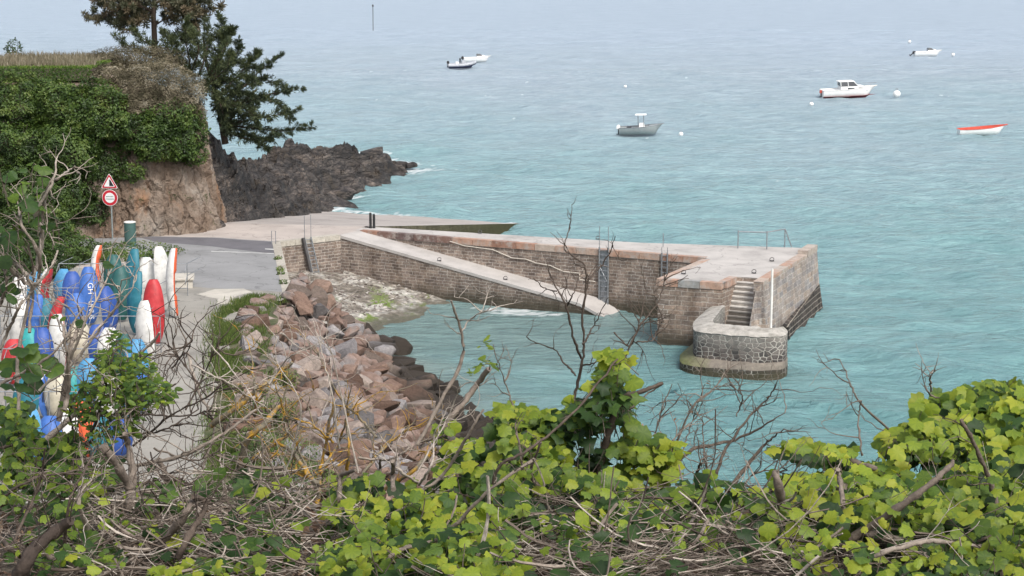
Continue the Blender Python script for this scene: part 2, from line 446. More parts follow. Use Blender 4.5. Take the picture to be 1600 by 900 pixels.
# ---- sea
FOAM = [(W(x, y), r) for x, y, r in ((645, 262, 2.2), (620, 252, 1.8), (600, 243, 1.5), (585, 236, 1.2), (560, 272, 1.2), (548, 300, 1.0), (530, 318, .8), (525, 300, 1.1),
        (800, 345, 1.0), (760, 343, 1.1), (690, 339, 1.5), (640, 335, 1.6), (600, 332, 1.5), (560, 329, 1.3), (520, 326, 1.2), (455, 235, 1.5),
        (800, 484, 1.2), (780, 481, 1.0), (830, 487, .9), (860, 489, .6), (770, 690, 0.5), (740, 655, 0.4), (690, 605, .3))]
def sea_h(X, Y):
    P = np.stack([X, Y, X * 0], 1)
    Z = np.zeros_like(X)
    r_ = np.random.default_rng(11)
    sp = np.maximum(np.interp(Y, sea_ys[:-1], np.diff(sea_ys)), np.interp(X, sea_xs[:-1], np.diff(sea_xs)) * 0.6)
    for k in range(28):
        lam = 0.9 * 1.14 ** k * r_.uniform(0.9, 1.1)
        th = R(-100) + r_.normal() * 0.5
        a = 0.021 * min(lam, 8) ** 0.7
        kx, ky = 2 * np.pi / lam * math.cos(th), 2 * np.pi / lam * math.sin(th)
        warp = 3.4 * pn(P * 0.12 + k * 3.3)
        gp = 0.45 + 1.3 * np.abs(pn(P * 0.05 + k * 7.7))
        Z += a * gp * (1 - 2 * np.abs(np.sin((kx * X + ky * Y + warp + r_.uniform(0, 6)) / 2))) * np.clip(lam / sp / 2.6 - .8, 0, 1)
    Z += 0.08 * fbm(P * np.array([0.5, 0.9, 1]), 4) * np.clip(1.6 - sp, 0, 1)
    inb = (Y < 108) & (Y > 92 - 0.6 * (X + 8)) & (X < 10.5 - (Y - 92) * 0.5)
    calm = np.where(inb, 0.32, 1.0)
    calm = np.where(Y < 112, np.minimum(calm, smoothstep(X + 0.35 * (Y - 70), -6, 16) * 0.65 + 0.35), calm)
    return Z * calm
def sea_attrs(X, Y, Z):
    P = np.stack([X, Y, X * 0], 1)
    f = np.zeros_like(X)
    for c, r in FOAM:
        d = np.hypot((X - c[0]) / 1.6, (Y - c[1]))
        f = np.maximum(f, np.exp(-(d / r) ** 2))
    n = fbm(P * 2.2, 4)
    foam = np.clip((f * 1.1 + n * 1.0 - 0.62) * 2.2, 0, .85)
    d1 = np.minimum(np.abs(X - wx(Y)), 30)
    shal = np.exp(-np.abs(X - wx(Y)) / 4.0) * (Y < 110)
    u_ = (X - 10.13) * 0.886 - (Y - 98.42) * 0.464
    v_ = (X - 10.13) * 0.464 + (Y - 98.42) * 0.886
    bas = (1 - smoothstep(u_, -2, 3)) * (1 - smoothstep(v_, -1, 1)) * smoothstep(v_, -30, -6)
    shal = np.clip(np.maximum(shal, 0.62 * bas), 0, 1)
    return {'foam': foam, 'shal': shal}
q = N('sea_water')
p_ = q.pos()
sx = q.n('SeparateXYZ', {0: p_})
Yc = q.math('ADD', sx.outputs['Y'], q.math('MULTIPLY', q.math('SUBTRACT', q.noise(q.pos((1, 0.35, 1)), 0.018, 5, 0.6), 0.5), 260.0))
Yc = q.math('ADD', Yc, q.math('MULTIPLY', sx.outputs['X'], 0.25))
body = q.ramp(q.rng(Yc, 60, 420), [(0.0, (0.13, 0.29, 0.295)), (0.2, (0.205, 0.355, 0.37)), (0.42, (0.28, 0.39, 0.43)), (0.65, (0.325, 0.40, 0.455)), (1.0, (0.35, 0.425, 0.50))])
body = q.mix(q.attr('shal'), body, (0.20, 0.265, 0.25))
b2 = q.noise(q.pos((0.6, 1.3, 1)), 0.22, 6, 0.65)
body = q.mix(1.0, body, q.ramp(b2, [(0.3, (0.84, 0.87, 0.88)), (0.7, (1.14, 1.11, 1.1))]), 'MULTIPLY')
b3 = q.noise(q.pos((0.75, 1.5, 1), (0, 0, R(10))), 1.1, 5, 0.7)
body = q.mix(1.0, body, q.ramp(b3, [(0.32, (0.84, 0.88, 0.90)), (0.5, (1, 1, 1)), (0.68, (1.14, 1.12, 1.1))]), 'MULTIPLY')  # fine streaks paint the light and dark of wavelets into the water colour
body = q.mix(q.attr('foam'), body, (0.75, 0.78, 0.78))
h1 = q.noise(q.pos((0.55, 1.5, 1), (0, 0, R(12))), 1.2, 7, 0.66)
h2 = q.noise(q.pos((0.5, 1.2, 1), (0, 0, R(-9))), 0.28, 4, 0.6)
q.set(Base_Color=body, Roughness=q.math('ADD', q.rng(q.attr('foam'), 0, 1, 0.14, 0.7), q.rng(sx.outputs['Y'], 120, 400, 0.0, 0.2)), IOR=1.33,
      Normal=q.bump(q.math('ADD', h1, q.math('MULTIPLY', h2, 1.6)), 1.0, 0.6))
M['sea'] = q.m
def grow(a, step, n, g): 
    out = []; s = step
    for _ in range(n):
        s *= g; a += s; out.append(a)
    return np.array(out)
core = np.arange(-32, 46.01, 0.28)
e1 = grow(0, 0.28, 95, 1.02); e2 = grow(e1[-1], e1[-1] - e1[-2], 34, 1.2)
xs = np.concatenate([-32 - e2[::-1], -32 - e1[::-1], core, 46 + e1, 46 + e2])
core = np.arange(50, 150, 0.28)
e1 = grow(0, 0.28, 330, 1.0062); e2 = grow(e1[-1], e1[-1] - e1[-2], 34, 1.2)
ys = np.concatenate([50 - grow(0, 0.3, 20, 1.24)[::-1], core, core[-1] + e1, core[-1] + e2])
sea_xs, sea_ys = xs, ys
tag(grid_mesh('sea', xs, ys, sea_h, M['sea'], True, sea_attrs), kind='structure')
seabed = Geo().add([(-9000, -3000, -6), (9000, -3000, -6), (9000, 12000, -6), (-9000, 12000, -6)], [[0, 1, 2, 3]])
tag(seabed.build('seabed', m_plain('sand_bed', (0.2, 0.2, 0.16), 0.9)), kind='structure')

# ---- quay, road, path, slipway
Fq, Gq, Aq = (-10.3, 88.3), (-12.7, 103.9), (-9.62, 106.47)
g = Geo()
qp = [(-24, 86.3), (-11.0, 86.3), Fq, Gq, Aq, (-8.66, 108.22), (-7.9, 108.3), (-8.0, 109.8), (-24, 112.6)]
g.prism(qp, -2, ZQ - 0.011, sides=False)
quay_deck = g.build('quay_surface', M['slip']); tag(quay_deck, kind='structure')
g = Geo()
def wallface(g, pts, zb, zt, batter=(0, 0), tint=0.5):
    acc = 0
    for a, b in zip(pts[:-1], pts[1:]):
        d = math.dist(a, b)
        v = [(a[0] + batter[0], a[1] + batter[1], zb), (b[0] + batter[0], b[1] + batter[1], zb), (b[0], b[1], zt), (a[0], a[1], zt)]
        g.add(v, [[0, 1, 2, 3]], tint, [(acc, zb), (acc + d, zb), (acc + d, zt), (acc, zt)]); acc += d
    return g
quay = empty('quay_wall', (-11, 97, 0), 'brown masonry quay wall with a cream kerb at the edge of the road', 'quay wall')
def qb(g, name, mat, **k):
    o = g.build(name, mat, quay, **k); o.location = (11, -97, 0); return o
g = Geo(); wallface(g, [(-11.0, 86.3), Fq, Gq, Aq, (-9.5, 106.75)], -2, ZQ - 0.3, (0.0, 0))
qb(g, 'wall', M['brick'])
g = Geo()   # kerb stones along the edge
def along(a, b, L, gap=0.02):
    d = math.dist(a, b); n = max(1, round(d / L)); out = []
    for k in range(n): out.append(((a[0] + (b[0] - a[0]) * k / n, a[1] + (b[1] - a[1]) * k / n), (a[0] + (b[0] - a[0]) * (k + 1) / n, a[1] + (b[1] - a[1]) * (k + 1) / n), d / n - gap))
    return out, math.atan2(b[1] - a[1], b[0] - a[0])
for a, b in ((Fq, Gq), (Gq, Aq)):
    st, an = along(a, b, 1.1)
    Rz = np.array([[math.cos(an), -math.sin(an), 0], [math.sin(an), math.cos(an), 0], [0, 0, 1]])
    for s0, s1, L in st:
        mid = np.array([(s0[0] + s1[0]) / 2, (s0[1] + s1[1]) / 2, ZQ - 0.13]) + Rz @ np.array([0, 0.20, 0])
        g.box(mid, (L, 0.45, 0.30), Rz, rng.uniform(0.2, 0.9))
q = N('kerb_stone'); t_ = q.attr('tint'); q.set(Base_Color=q.mix(1.0, q.ramp(t_, [(0, (0.30, 0.27, 0.225)), (1, (0.46, 0.43, 0.37))]), q.ramp(q.noise(q.pos(), 6, 6, .7), [(.3, (.7,) * 3), (.7, (1.2,) * 3)]), 'MULTIPLY'), Roughness=0.9)
M['kerb'] = q.m
qb(g, 'kerb', M['kerb'])

def sheet(name, px, z, mat, jit=0.0, cat=None):
    P = [W(x, y, z) for x, y in px]
    if jit:
        out = []
        for a, b in zip(P, P[1:] + P[:1]):
            n = max(2, int(np.linalg.norm(b - a) / 0.5))
            for k in range(n):
                c = a + (b - a) * k / n
                out.append(c + np.array([fbm([[c[0] * 0.45, c[1] * 0.45, 0]])[0], fbm([[c[0] * 0.45, c[1] * 0.45, 5]])[0], 0]) * jit)
        P = out
    g = Geo().add(P, [list(range(len(P)))])
    return tag(g.build(name, mat), kind='structure')
sheet('path', [(283, 442), (336, 446), (400, 448), (455, 461), (440, 470), (408, 470), (385, 492), (366, 540), (352, 610), (340, 690), (330, 800), (-150, 800), (-150, 600), (-100, 500), (-40, 430), (100, 415), (262, 440)][::-1], ZQ + 0.002, M['path'], 0.3)
sheet('verge', [(408, 468), (432, 470), (430, 490), (420, 540), (408, 610), (400, 700), (395, 800), (300, 800), (325, 700), (338, 640), (352, 560), (378, 490)][::-1], ZQ + 0.006, m_stone('verge_soil', [(0.3, (0.05, 0.065, 0.025)), (0.5, (0.09, 0.10, 0.045)), (0.7, (0.17, 0.145, 0.10))], 1.2), 0.6)
sheet('road', [(90, 372), (216, 369), (340, 371), (436, 377.5), (439, 400), (447, 440), (452, 457), (380, 452), (330, 450), (283, 446), (262, 420), (225, 398), (100, 392)][::-1], ZQ + 0.006, M['road'], 0.12)
sheet('road_patch', [(216, 369.6), (330, 371.5), (434, 378), (436, 390), (429, 396.5), (330, 385), (240, 377)][::-1], ZQ + 0.010, M['road_dark'], 0.1)
sheet('pavement_patch', [(305, 459), (340, 451), (378, 451), (393, 458), (372, 463), (368, 474), (340, 476), (338, 466)][::-1], ZQ + 0.010, M['path_pale'], 0.4)
sheet('road_marking', [(330, 392.0), (428, 395.6), (428, 396.6), (330, 393)][::-1], ZQ + 0.014, M['paint'])
sheet('road_marking', [(414, 388), (432, 389), (432, 390.6), (414, 389.6)][::-1], ZQ + 0.014, M['paint'])

NL, NR, FR, FL = np.array((-26, 113.0, 3.085)), np.array((-8.3, 109.3, 3.085)), np.array((0.9, 134.6, -0.35)), np.array((-20, 147, -0.5))
na, nb = 40, 50
V = []
for j in range(nb):
    b = j / (nb - 1)
    for i in range(na):
        a = i / (na - 1)
        pnt = (NL * (1 - a) + NR * a) * (1 - b) + (FL * (1 - a) + FR * a) * b
        V.append(pnt)
V = np.array(V); V[:, 2] += 0.03 * fbm(V * 0.4, 3)
i = (np.arange(nb - 1)[:, None] * na + np.arange(na - 1)[None]).ravel()
g = Geo().add(V, np.stack([i, i + 1, i + na + 1, i + na], 1))
tag(g.build('slipway', m_concrete('slip_apron', (0.37, 0.335, 0.31), scale=0.3), None, True), kind='structure')
sw = empty('slipway_wall', tuple(NR * [1, 1, 0]), 'low dark weedy retaining wall along the seaward edge of the concrete slipway', 'retaining wall')
g = Geo()
d = (FR - NR); n_ = np.array([d[1], -d[0], 0]); n_ /= np.linalg.norm(n_)
o = -NR * [1, 1, 0]
A1, A2 = NR + o, FR + o
L_ = np.linalg.norm(d)
v = [A1 + n_ * 0.9 - [0, 0, 5], A2 + n_ * 0.9 - [0, 0, 2], A2 + n_ * 0.22 + [0, 0, 0.1], A1 + n_ * 0.22 + [0, 0, 0.1]]
g.add(v, [[0, 1, 2, 3]], 0.5, [(0, -2), (L_, -2), (L_, 0), (0, 3)])
sw_wall = g.build('wall', m_brick('weedy_masonry', (0.11, 0.10, 0.065), (0.07, 0.065, 0.045), (0.16, 0.15, 0.11), 0.6, 0.3, 0.5, 2.6, (0.045, 0.045, 0.02)), sw)
g = Geo()
g.add([A1 - n_ * 0.2 + [0, 0, .1], A1 + n_ * .22 + [0, 0, .1], A2 + n_ * .22 + [0, 0, .1], A2 - n_ * .2 + [0, 0, .1], A1 - n_ * .2, A2 - n_ * .2], [[0, 1, 2, 3], [4, 0, 3, 5]])
g.build('coping', M['ramp'], sw)

# ---- beach inside the harbour
def beach_h(X, Y):
    d = -(X + 8.5) * 0.88 + (Y - 93) * 0.48 - 0.4
    P = np.stack([X, Y, X * 0], 1)
    return d * 0.17 + fbm(P * 0.6, 4) * 0.16 + np.abs(fbm(P * 3.0, 3)) * 0.06 - 0.05
q = N('beach_shingle'); p_ = q.pos()
bc = q.ramp(q.noise(p_, 0.75, 8, 0.7), [(0.3, (0.10, 0.085, 0.065)), (0.46, (0.19, 0.165, 0.135)), (0.55, (0.38, 0.36, 0.32)), (0.7, (0.55, 0.53, 0.49))])
vo = q.n('TexVoronoi', {'Vector': p_, 'Scale': 5.5})
bc = q.mix(1.0, bc, q.ramp(q.n('SeparateColor', {0: vo.outputs['Color']}).outputs[0], [(0, (0.55,) * 3), (1, (1.3,) * 3)]), 'MULTIPLY')
alg = q.rng(q.noise(q.pos((1, 0.6, 1)), 0.45, 6, 0.7), 0.53, 0.60)
zz = q.sepz().outputs['Z']
alg = q.math('MULTIPLY', alg, q.rng(zz, 0.75, 0.35))
bc = q.mix(alg, bc, (0.12, 0.17, 0.03))
bc = q.mix(q.rng(q.math('ADD', zz, q.math('MULTIPLY', q.noise(p_, 1.5), 0.2)), 0.22, 0.02), bc, (0.09, 0.085, 0.06))
q.set(Base_Color=bc, Roughness=0.8, Normal=q.bump(q.math('ADD', vo.outputs['Distance'], q.noise(p_, 6, 6, .7)), 0.8, 0.08))
tag(grid_mesh('beach', np.arange(-14, 1, 0.12), np.arange(88, 108.2, 0.12), lambda X, Y: np.where((X < -9.5) & (Y > 105.6), -0.5, beach_h(X, Y)), q.m), kind='structure')
# loose pebbles on the beach
ico = []
def rock_shape(seed, n=26, sq=(1, 0.8, 0.6)):
    import bmesh
    r_ = np.random.default_rng(seed)
    bm = bmesh.new()
    P = r_.normal(size=(n, 3)); P /= np.linalg.norm(P, axis=1)[:, None]
    P *= r_.uniform(0.82, 1.05, (n, 1)); P = np.sign(P) * np.abs(P) ** 0.72 * np.array(sq) * 0.5
    for v in P: bm.verts.new(v)
    ret = bmesh.ops.convex_hull(bm, input=bm.verts[:])
    for v in [v for v in bm.verts if not v.link_faces]: bm.verts.remove(v)
    bmesh.ops.dissolve_limit(bm, angle_limit=R(16), verts=bm.verts[:], edges=bm.edges[:])
    bmesh.ops.bevel(bm, geom=bm.edges[:], offset=0.016, segments=1, affect='EDGES', clamp_overlap=True)
    bmesh.ops.triangulate(bm, faces=bm.faces[:])
    bmesh.ops.subdivide_edges(bm, edges=[e for e in bm.edges if e.calc_length() > 0.2], cuts=1)
    bmesh.ops.triangulate(bm, faces=bm.faces[:])
    V = np.array([v.co[:] for v in bm.verts]); V = V + (V / (np.linalg.norm(V, axis=1)[:, None] + 1e-6)) * (fbm(V * 4 + seed * 5, 3) * 0.045)[:, None]
    bm.verts.index_update()
    F = np.array([[v.index for v in f.verts] for f in bm.faces]); bm.free()
    return V, F
pv, pf = rock_shape(1, 14)
N_ = 1000
X = rng.uniform(-13, -4, N_); Y = rng.uniform(93, 106, N_)
zb = beach_h(X, Y); k = (zb > 0.15) & (X > -12.6 + (Y - 103.9) * 0.0) & ~((X < -9.3) & (Y > 105.0)) & ((X - (-12.7)) * 0.15 + (Y - 104) < (X + 12.7) * 0.8 + 0.2)
X, Y, zb = X[k], Y[k], zb[k]; n = len(X)
a = rng.uniform(0, 6.28, n); ax = np.stack([np.cos(a), np.sin(a), a * 0], 1); ay = np.stack([-np.sin(a), np.cos(a), a * 0], 1); az_ = np.tile([0, 0, 1.0], (n, 1))
g = Geo().inst(pv, pf, np.stack([X, Y, zb + 0.02], 1), ax, ay, az_, rng.uniform(0.07, 0.24, n), rng.uniform(0, 1, n))
q = N('pebbles'); q.set(Base_Color=q.ramp(q.attr('tint'), [(0, (0.10, 0.08, 0.07)), (0.4, (0.20, 0.17, 0.15)), (1, (0.46, 0.43, 0.39))]), Roughness=0.8)
tag(g.build('pebbles', q.m), 'loose pale pebbles strewn on the beach under the quay wall', 'pebbles', kind='stuff')

# ---- cliff and dark headland
st = [((-62, 96), (-62, 101, 11.3)), ((-30, 103.4), (-30, 107, 11.4)), ((-22.3, 105.2), (-22.8, 108, 11.4)), ((-19.6, 106.0), (-20.2, 108.8, 11.1)),
      ((-17.9, 106.9), (-18.9, 110, 10.8)), ((-16.9, 108.3), (-18.2, 112, 10.0)), ((-16.9, 112), (-18.9, 115, 9.0)), ((-18.2, 119), (-20.6, 121, 8))]
seg = [0, .22, .38, .52, .68, .8, .92, 1.0]
ns, nt = 420, 130
s_ = np.linspace(0, 1, ns)
B = np.stack([np.interp(s_, seg, [b[0][k] for b in st]) for k in (0, 1)], 1)
T = np.stack([np.interp(s_, seg, [b[1][k] for b in st]) for k in (0, 1, 2)], 1)
tang = np.gradient(B, axis=0); nor = np.stack([tang[:, 1], -tang[:, 0]], 1); nor /= np.linalg.norm(nor, axis=1)[:, None]
rows = []
for j in range(nt):
    t = j / (nt - 31)
    if t <= 1:
        w = 0.12 * math.sin(t * 3.1) + 0.88 * t ** 1.15
        P = np.stack([B[:, 0] + (T[:, 0] - B[:, 0]) * w, B[:, 1] + (T[:, 1] - B[:, 1]) * w, 2.6 + (T[:, 2] - 2.6) * t], 1)
        amp = np.full(ns, min(1, t * 8 + 0.35))
    else:
        e = (t - 1) * 3.2
        P = np.stack([T[:, 0] - 4 * e * (s_ ** 2) * 4, T[:, 1] + 16 * e, T[:, 2] + 0.5 * min(e, 1) + 0 * s_], 1)
        amp = np.full(ns, max(0.1, 1 - e * 3))
    Qn = P * np.array([0.75, 0.75, 0.5])
    dsp = (ridged(Qn, 5) - 0.55) * 0.95 + 0.12 * np.round(pn(P * np.array([.8, .8, .6])) * 5) / 5
    P[:, 0] += nor[:, 0] * dsp * amp; P[:, 1] += nor[:, 1] * dsp * amp
    rows.append(P)
g = Geo().rings(np.array(rows), closed=False)
q = N('sandstone'); p_ = q.pos()
c = q.ramp(q.noise(q.pos((1, 1, 0.6)), 0.55, 8, 0.65), [(0.3, (0.15, 0.105, 0.075)), (0.46, (0.20, 0.15, 0.115)), (0.56, (0.25, 0.20, 0.16)), (0.72, (0.29, 0.26, 0.225))])
c = q.mix(q.rng(q.noise(q.pos((1.2, 1.2, 0.35)), 0.5, 5, 0.6), 0.58, 0.68, 0, .7), c, (0.30, 0.16, 0.085))
vor = q.n('TexVoronoi', {'Vector': q.n('VectorMath', {0: q.pos((1, 1, 0.55)), 1: q.n('TexNoise', {'Vector': p_, 'Scale': 1.2, 'Detail': 4}).outputs['Color']}, operation='ADD').outputs[0], 'Scale': 0.8}, feature='DISTANCE_TO_EDGE').outputs['Distance']
c = q.mix(q.rng(vor, 0.0, 0.035, 0.5, 0.0), c, (0.06, 0.042, 0.03))
c = q.mix(q.rng(q.noise(p_, 1.3, 6, 0.7), 0.60, 0.67), c, (0.05, 0.06, 0.025))
q.set(Base_Color=c, Roughness=0.92, Normal=q.bump(q.math('ADD', q.math('MULTIPLY', q.rng(vor, 0, 0.12), 0.8), q.noise(p_, 3.5, 8, 0.75)), 0.9, 0.22))
q.b.inputs['Specular IOR Level'].default_value = 0.2
tag(g.build('cliff', q.m, None, False), kind='structure')

Ee = np.array([(105, -17.4), (109, -16.9), (114, -16.4), (120, -15.6), (126, -14.7), (133, -13.1), (138, -12.6), (141, -12.9), (145, -12.1), (148.5, -14.4), (152, -12.3), (158, -10.8), (162, -10.2), (166, -8.9), (168, -9), (171, -9)])
Kk = np.array([(105, -19.5, 9), (116, -18.9, 7.6), (125, -17.7, 5.0), (134, -17.5, 3.6), (140, -17.7, 3.1), (145, -17.8, 2.9), (150, -17, 3.5), (155, -15.7, 3.3), (158, -13.9, 2.6), (162, -12.2, 1.5), (165, -11.0, .8), (167.5, -10.5, -1.2), (171, -10, -2.5)])
def head_h(X, Y):
    e = np.interp(Y, Ee[:, 0], Ee[:, 1]) + 0.9 * pn(np.stack([X * 0, Y * 0.35, Y * 0], 1)) ; kx_ = np.interp(Y, Kk[:, 0], Kk[:, 1]); kz = np.interp(Y, Kk[:, 0], Kk[:, 2])
    bz = np.maximum(3.1 - (Y - 110) * 0.135, 0) - 0.35
    t = (X - kx_) / np.maximum(e - kx_, 0.3)
    bz = np.minimum(bz, kz - 0.5)
    kz = (kz - 3.5 * (1 - smoothstep(Y, 110, 119))) * (1 - .17 * smoothstep(Y, 119, 128)); hr = kz - (kz - bz) * np.clip(t, 0, 3) ** 1.15
    hl = kz - 2.5 * (1 - smoothstep(Y, 112, 122)) * smoothstep(kx_ - X, 0, 1) - 0.35 * np.clip(kx_ - X, 0, 99) * smoothstep(Y, 130, 150)
    h = np.where(X > kx_, hr, hl)
    a = R(35)
    P = np.stack([X * math.cos(a) + Y * 0.35, (X * math.sin(a) * 1.2 + h * 1.9 + Y * 0.12), Y * 0.25], 1)
    rr = ridged(P * np.array([0.16, 0.75, 0.5]), 5) - 0.55
    P2 = np.stack([X, Y, h], 1)
    big = fbm(P2 * np.array([0.33, 0.2, 0.3]), 3) * 1.7
    m = np.clip(1 - (t - 1) * 2, 0, 1) * (0.35 + 0.65 * smoothstep(1 - t, 0, 0.4))
    rr = rr * 1.3 + 0.45 * np.floor(rr * 4) / 4
    h = h + (rr * 1.6 + big * 0.7 + 0.5 * (ridged(P2 * np.array([1.3, .8, 1.3]), 4) - 0.5)) * np.where(X > kx_, m, 1)
    return np.maximum(h, -2.5)
q = N('dark_rock'); p_ = q.pos()
pr = q.pos((0.5, 0.35, 1.7), (R(16), R(-24), 0))
c = q.ramp(q.noise(pr, 2.2, 10, 0.75), [(0.38, (0.010, 0.009, 0.009)), (0.47, (0.032, 0.027, 0.025)), (0.55, (0.068, 0.058, 0.052)), (0.68, (0.15, 0.128, 0.11))])
c = q.mix(1.0, c, q.ramp(q.noise(pr, 0.45, 4, .6), [(.35, (.45,) * 3), (.5, (1,) * 3), (.65, (1.7, 1.6, 1.5))]), 'MULTIPLY')
c = q.mix(q.rng(q.noise(p_, 0.5, 7, .7), 0.52, 0.62, 0, 0.6), c, (0.062, 0.046, 0.03))
vo = q.n('TexVoronoi', {'Vector': q.n('VectorMath', {0: pr, 1: q.n('TexNoise', {'Vector': p_, 'Scale': 1.4, 'Detail': 5}).outputs['Color']}, operation='ADD').outputs[0], 'Scale': 1.6}, feature='DISTANCE_TO_EDGE').outputs['Distance']
c = q.mix(q.rng(vo, 0.0, 0.04, 0.8, 0.0), c, (0.012, 0.01, 0.009))
q.set(Base_Color=c, Roughness=0.75, Normal=q.bump(q.math('ADD', q.math('MULTIPLY', q.rng(vo, 0, .1), .8), q.noise(pr, 3.5, 9, 0.8)), 0.8, 0.16))
M['dark_rock'] = q.m
tag(grid_mesh('rocky_headland', np.arange(-34, -6.5, 0.14), np.arange(108.5, 172, 0.17), head_h, M['dark_rock'], False), kind='structure')
for (x, y, s, lb) in ((582, 240, 1.5, 'small dark rock poking out of the foam behind the headland ridge'), (533, 306, 1.5, 'dark wedge of rock at the water edge below the headland, right of the slipway top'),
                      (560, 279, .9, 'low flat dark rock awash beside the headland'), (628, 259, 1.1, 'low dark reef rock just off the headland tip'), (643, 260, .7, 'outermost tiny dark rock off the headland tip')):
    V, Fc = rock_shape(int(x), 22, (1.3, 1.0, 0.55))
    o = Geo().add(V * s * 1.3, Fc).build('sea_rock', M['dark_rock']); P = W(x, y); o.location = (P[0], P[1], 0.1); o.rotation_euler = (0.1, -0.15, 0.4)
    tag(o, lb, 'rock')

# ================================================================== JETTY  (local frame: u along the arm, v out to sea)
TH = math.atan2(-0.46376, 0.88596)
jetty = empty('jetty', (10.13, 98.42, 0), 'stone jetty with a sloping ramp, pale concrete deck and stair head reaching into turquoise water', 'jetty', rz=TH)
jR = np.array([[math.cos(TH), -math.sin(TH)], [math.sin(TH), math.cos(TH)]])
# back edge of the arm, then platform
BL, BM, FRr, RN = (-21.2, 1.6), (-5.2, 3.2), (4.0, 5.75), (5.13, -5.6)
C0, P1 = (0, 0), (0.3, -7.1)
P2, TL, TR = (3.5, -6.75), (3.42, -4.7), (4.62, -4.6)
RB = (4.75, -5.7)
foot = [(-21.6, 0), C0, P1, P2, TL, TR, RB, RN, FRr, BM, (-21.6, 1.5)]
HC = 0.34   # coping depth
def wallrun(g, pts, zb, zt, out=(0, 0), tint=0.5, acc=0):
    for a, b in zip(pts[:-1], pts[1:]):
        d = math.dist(a, b)
        g.add([(a[0] + out[0], a[1] + out[1], zb), (b[0] + out[0], b[1] + out[1], zb), (b[0], b[1], zt), (a[0], a[1], zt)], [[0, 1, 2, 3]], tint,
              [(acc, zb), (acc + d, zb), (acc + d, zt), (acc, zt)]); acc += d
g = Geo(); wallrun(g, [(-21.6, 0), C0], -2, ZQ - HC); g.build('arm_wall', M['brick'], jetty)
g = Geo(); wallrun(g, [C0, P1, P2, TL], -2, ZQ - HC); wallrun(g, [TL, TR], -2, ZQ - 0.006)
g.build('head_wall', M['brick_face'], jetty)
g = Geo()
# sea wall with a batter and the stair profile cut in it
def seaface(g, a, b, zb, zt, bat):
    d = math.dist(a, b); g.add([(a[0] + bat, a[1], zb), (b[0] + bat, b[1], zb), (b[0], b[1], zt), (a[0], a[1], zt)], [[0, 1, 2, 3]], 0.5, [(0, zb), (d, zb), (d, zt), (0, zt)])
seaface(g, RN, FRr, -2, ZQ - 0.05, 0.5)
g.add([(RN[0] + .5, RN[1], -2), (RN[0], RN[1], ZQ - .05), (RB[0] - .05, RB[1], ZQ - .05), (RB[0] - .05, RB[1], -2)], [[3, 0, 1, 2]], 0.5, [(0, -2), (.4, -2), (.4, 3), (0, 3)])
wallrun(g, [FRr, BM, (-21.6, 1.5)], -2, ZQ - 0.05)
g.build('sea_wall', M['sea_face'], jetty)
# dark weedy footing outside the sea wall
g = Geo()
a, b = (RN[0] + .5, RN[1] + 3.0), (FRr[0] + .66, FRr[1] + .2); a2, b2 = (RN[0] + .285, RN[1] + 3.0), (FRr[0] + .205, FRr[1] + .03)
d = math.dist(a, b); zt = np.array([0.35, 1.15])
g.add([(*a, -2), (*b, -2), (*b2, zt[1]), (*a2, zt[0])], [[0, 1, 2, 3]], .5, [(0, -2), (d, -2), (d, zt[1]), (0, zt[0])])
g.add([(*a2, zt[0]), (*b2, zt[1]), (b2[0] - .3, b2[1], zt[1] + .1), (a2[0] - .3, a2[1], zt[0] + .1)], [[0, 1, 2, 3]], .5, [(0, 5), (d, 5), (d, 5.3), (0, 5.3)])
g.add([(*b, -2), (b[0] - 3, b[1] + .3, -2), (b2[0] - 3, b2[1] + .3, zt[1]), (*b2, zt[1])], [[0, 1, 2, 3]], .5, [(0, -2), (3, -2), (3, zt[1]), (0, zt[1])])
g.build('footing', m_brick('dark_footing', (0.03, 0.028, 0.027), (0.07, 0.06, 0.055), (0.33, 0.31, 0.27), 0.55, 0.27, stain=False), jetty)
# deck slab
g = Geo()
inner = [(-21.6, 0.42), (0.45, 0.42), (0.72, -6.68), (3.05, -6.35), (3.0, -4.3), (4.5, -4.15), (RN[0] - .5, -4.1), (FRr[0] - .42, FRr[1] - .2), BM, (-21.6, 1.5)]
g.prism(foot, ZQ - 0.2, ZQ - 0.004, sides=False)
g.build('deck', M['deck'], jetty)
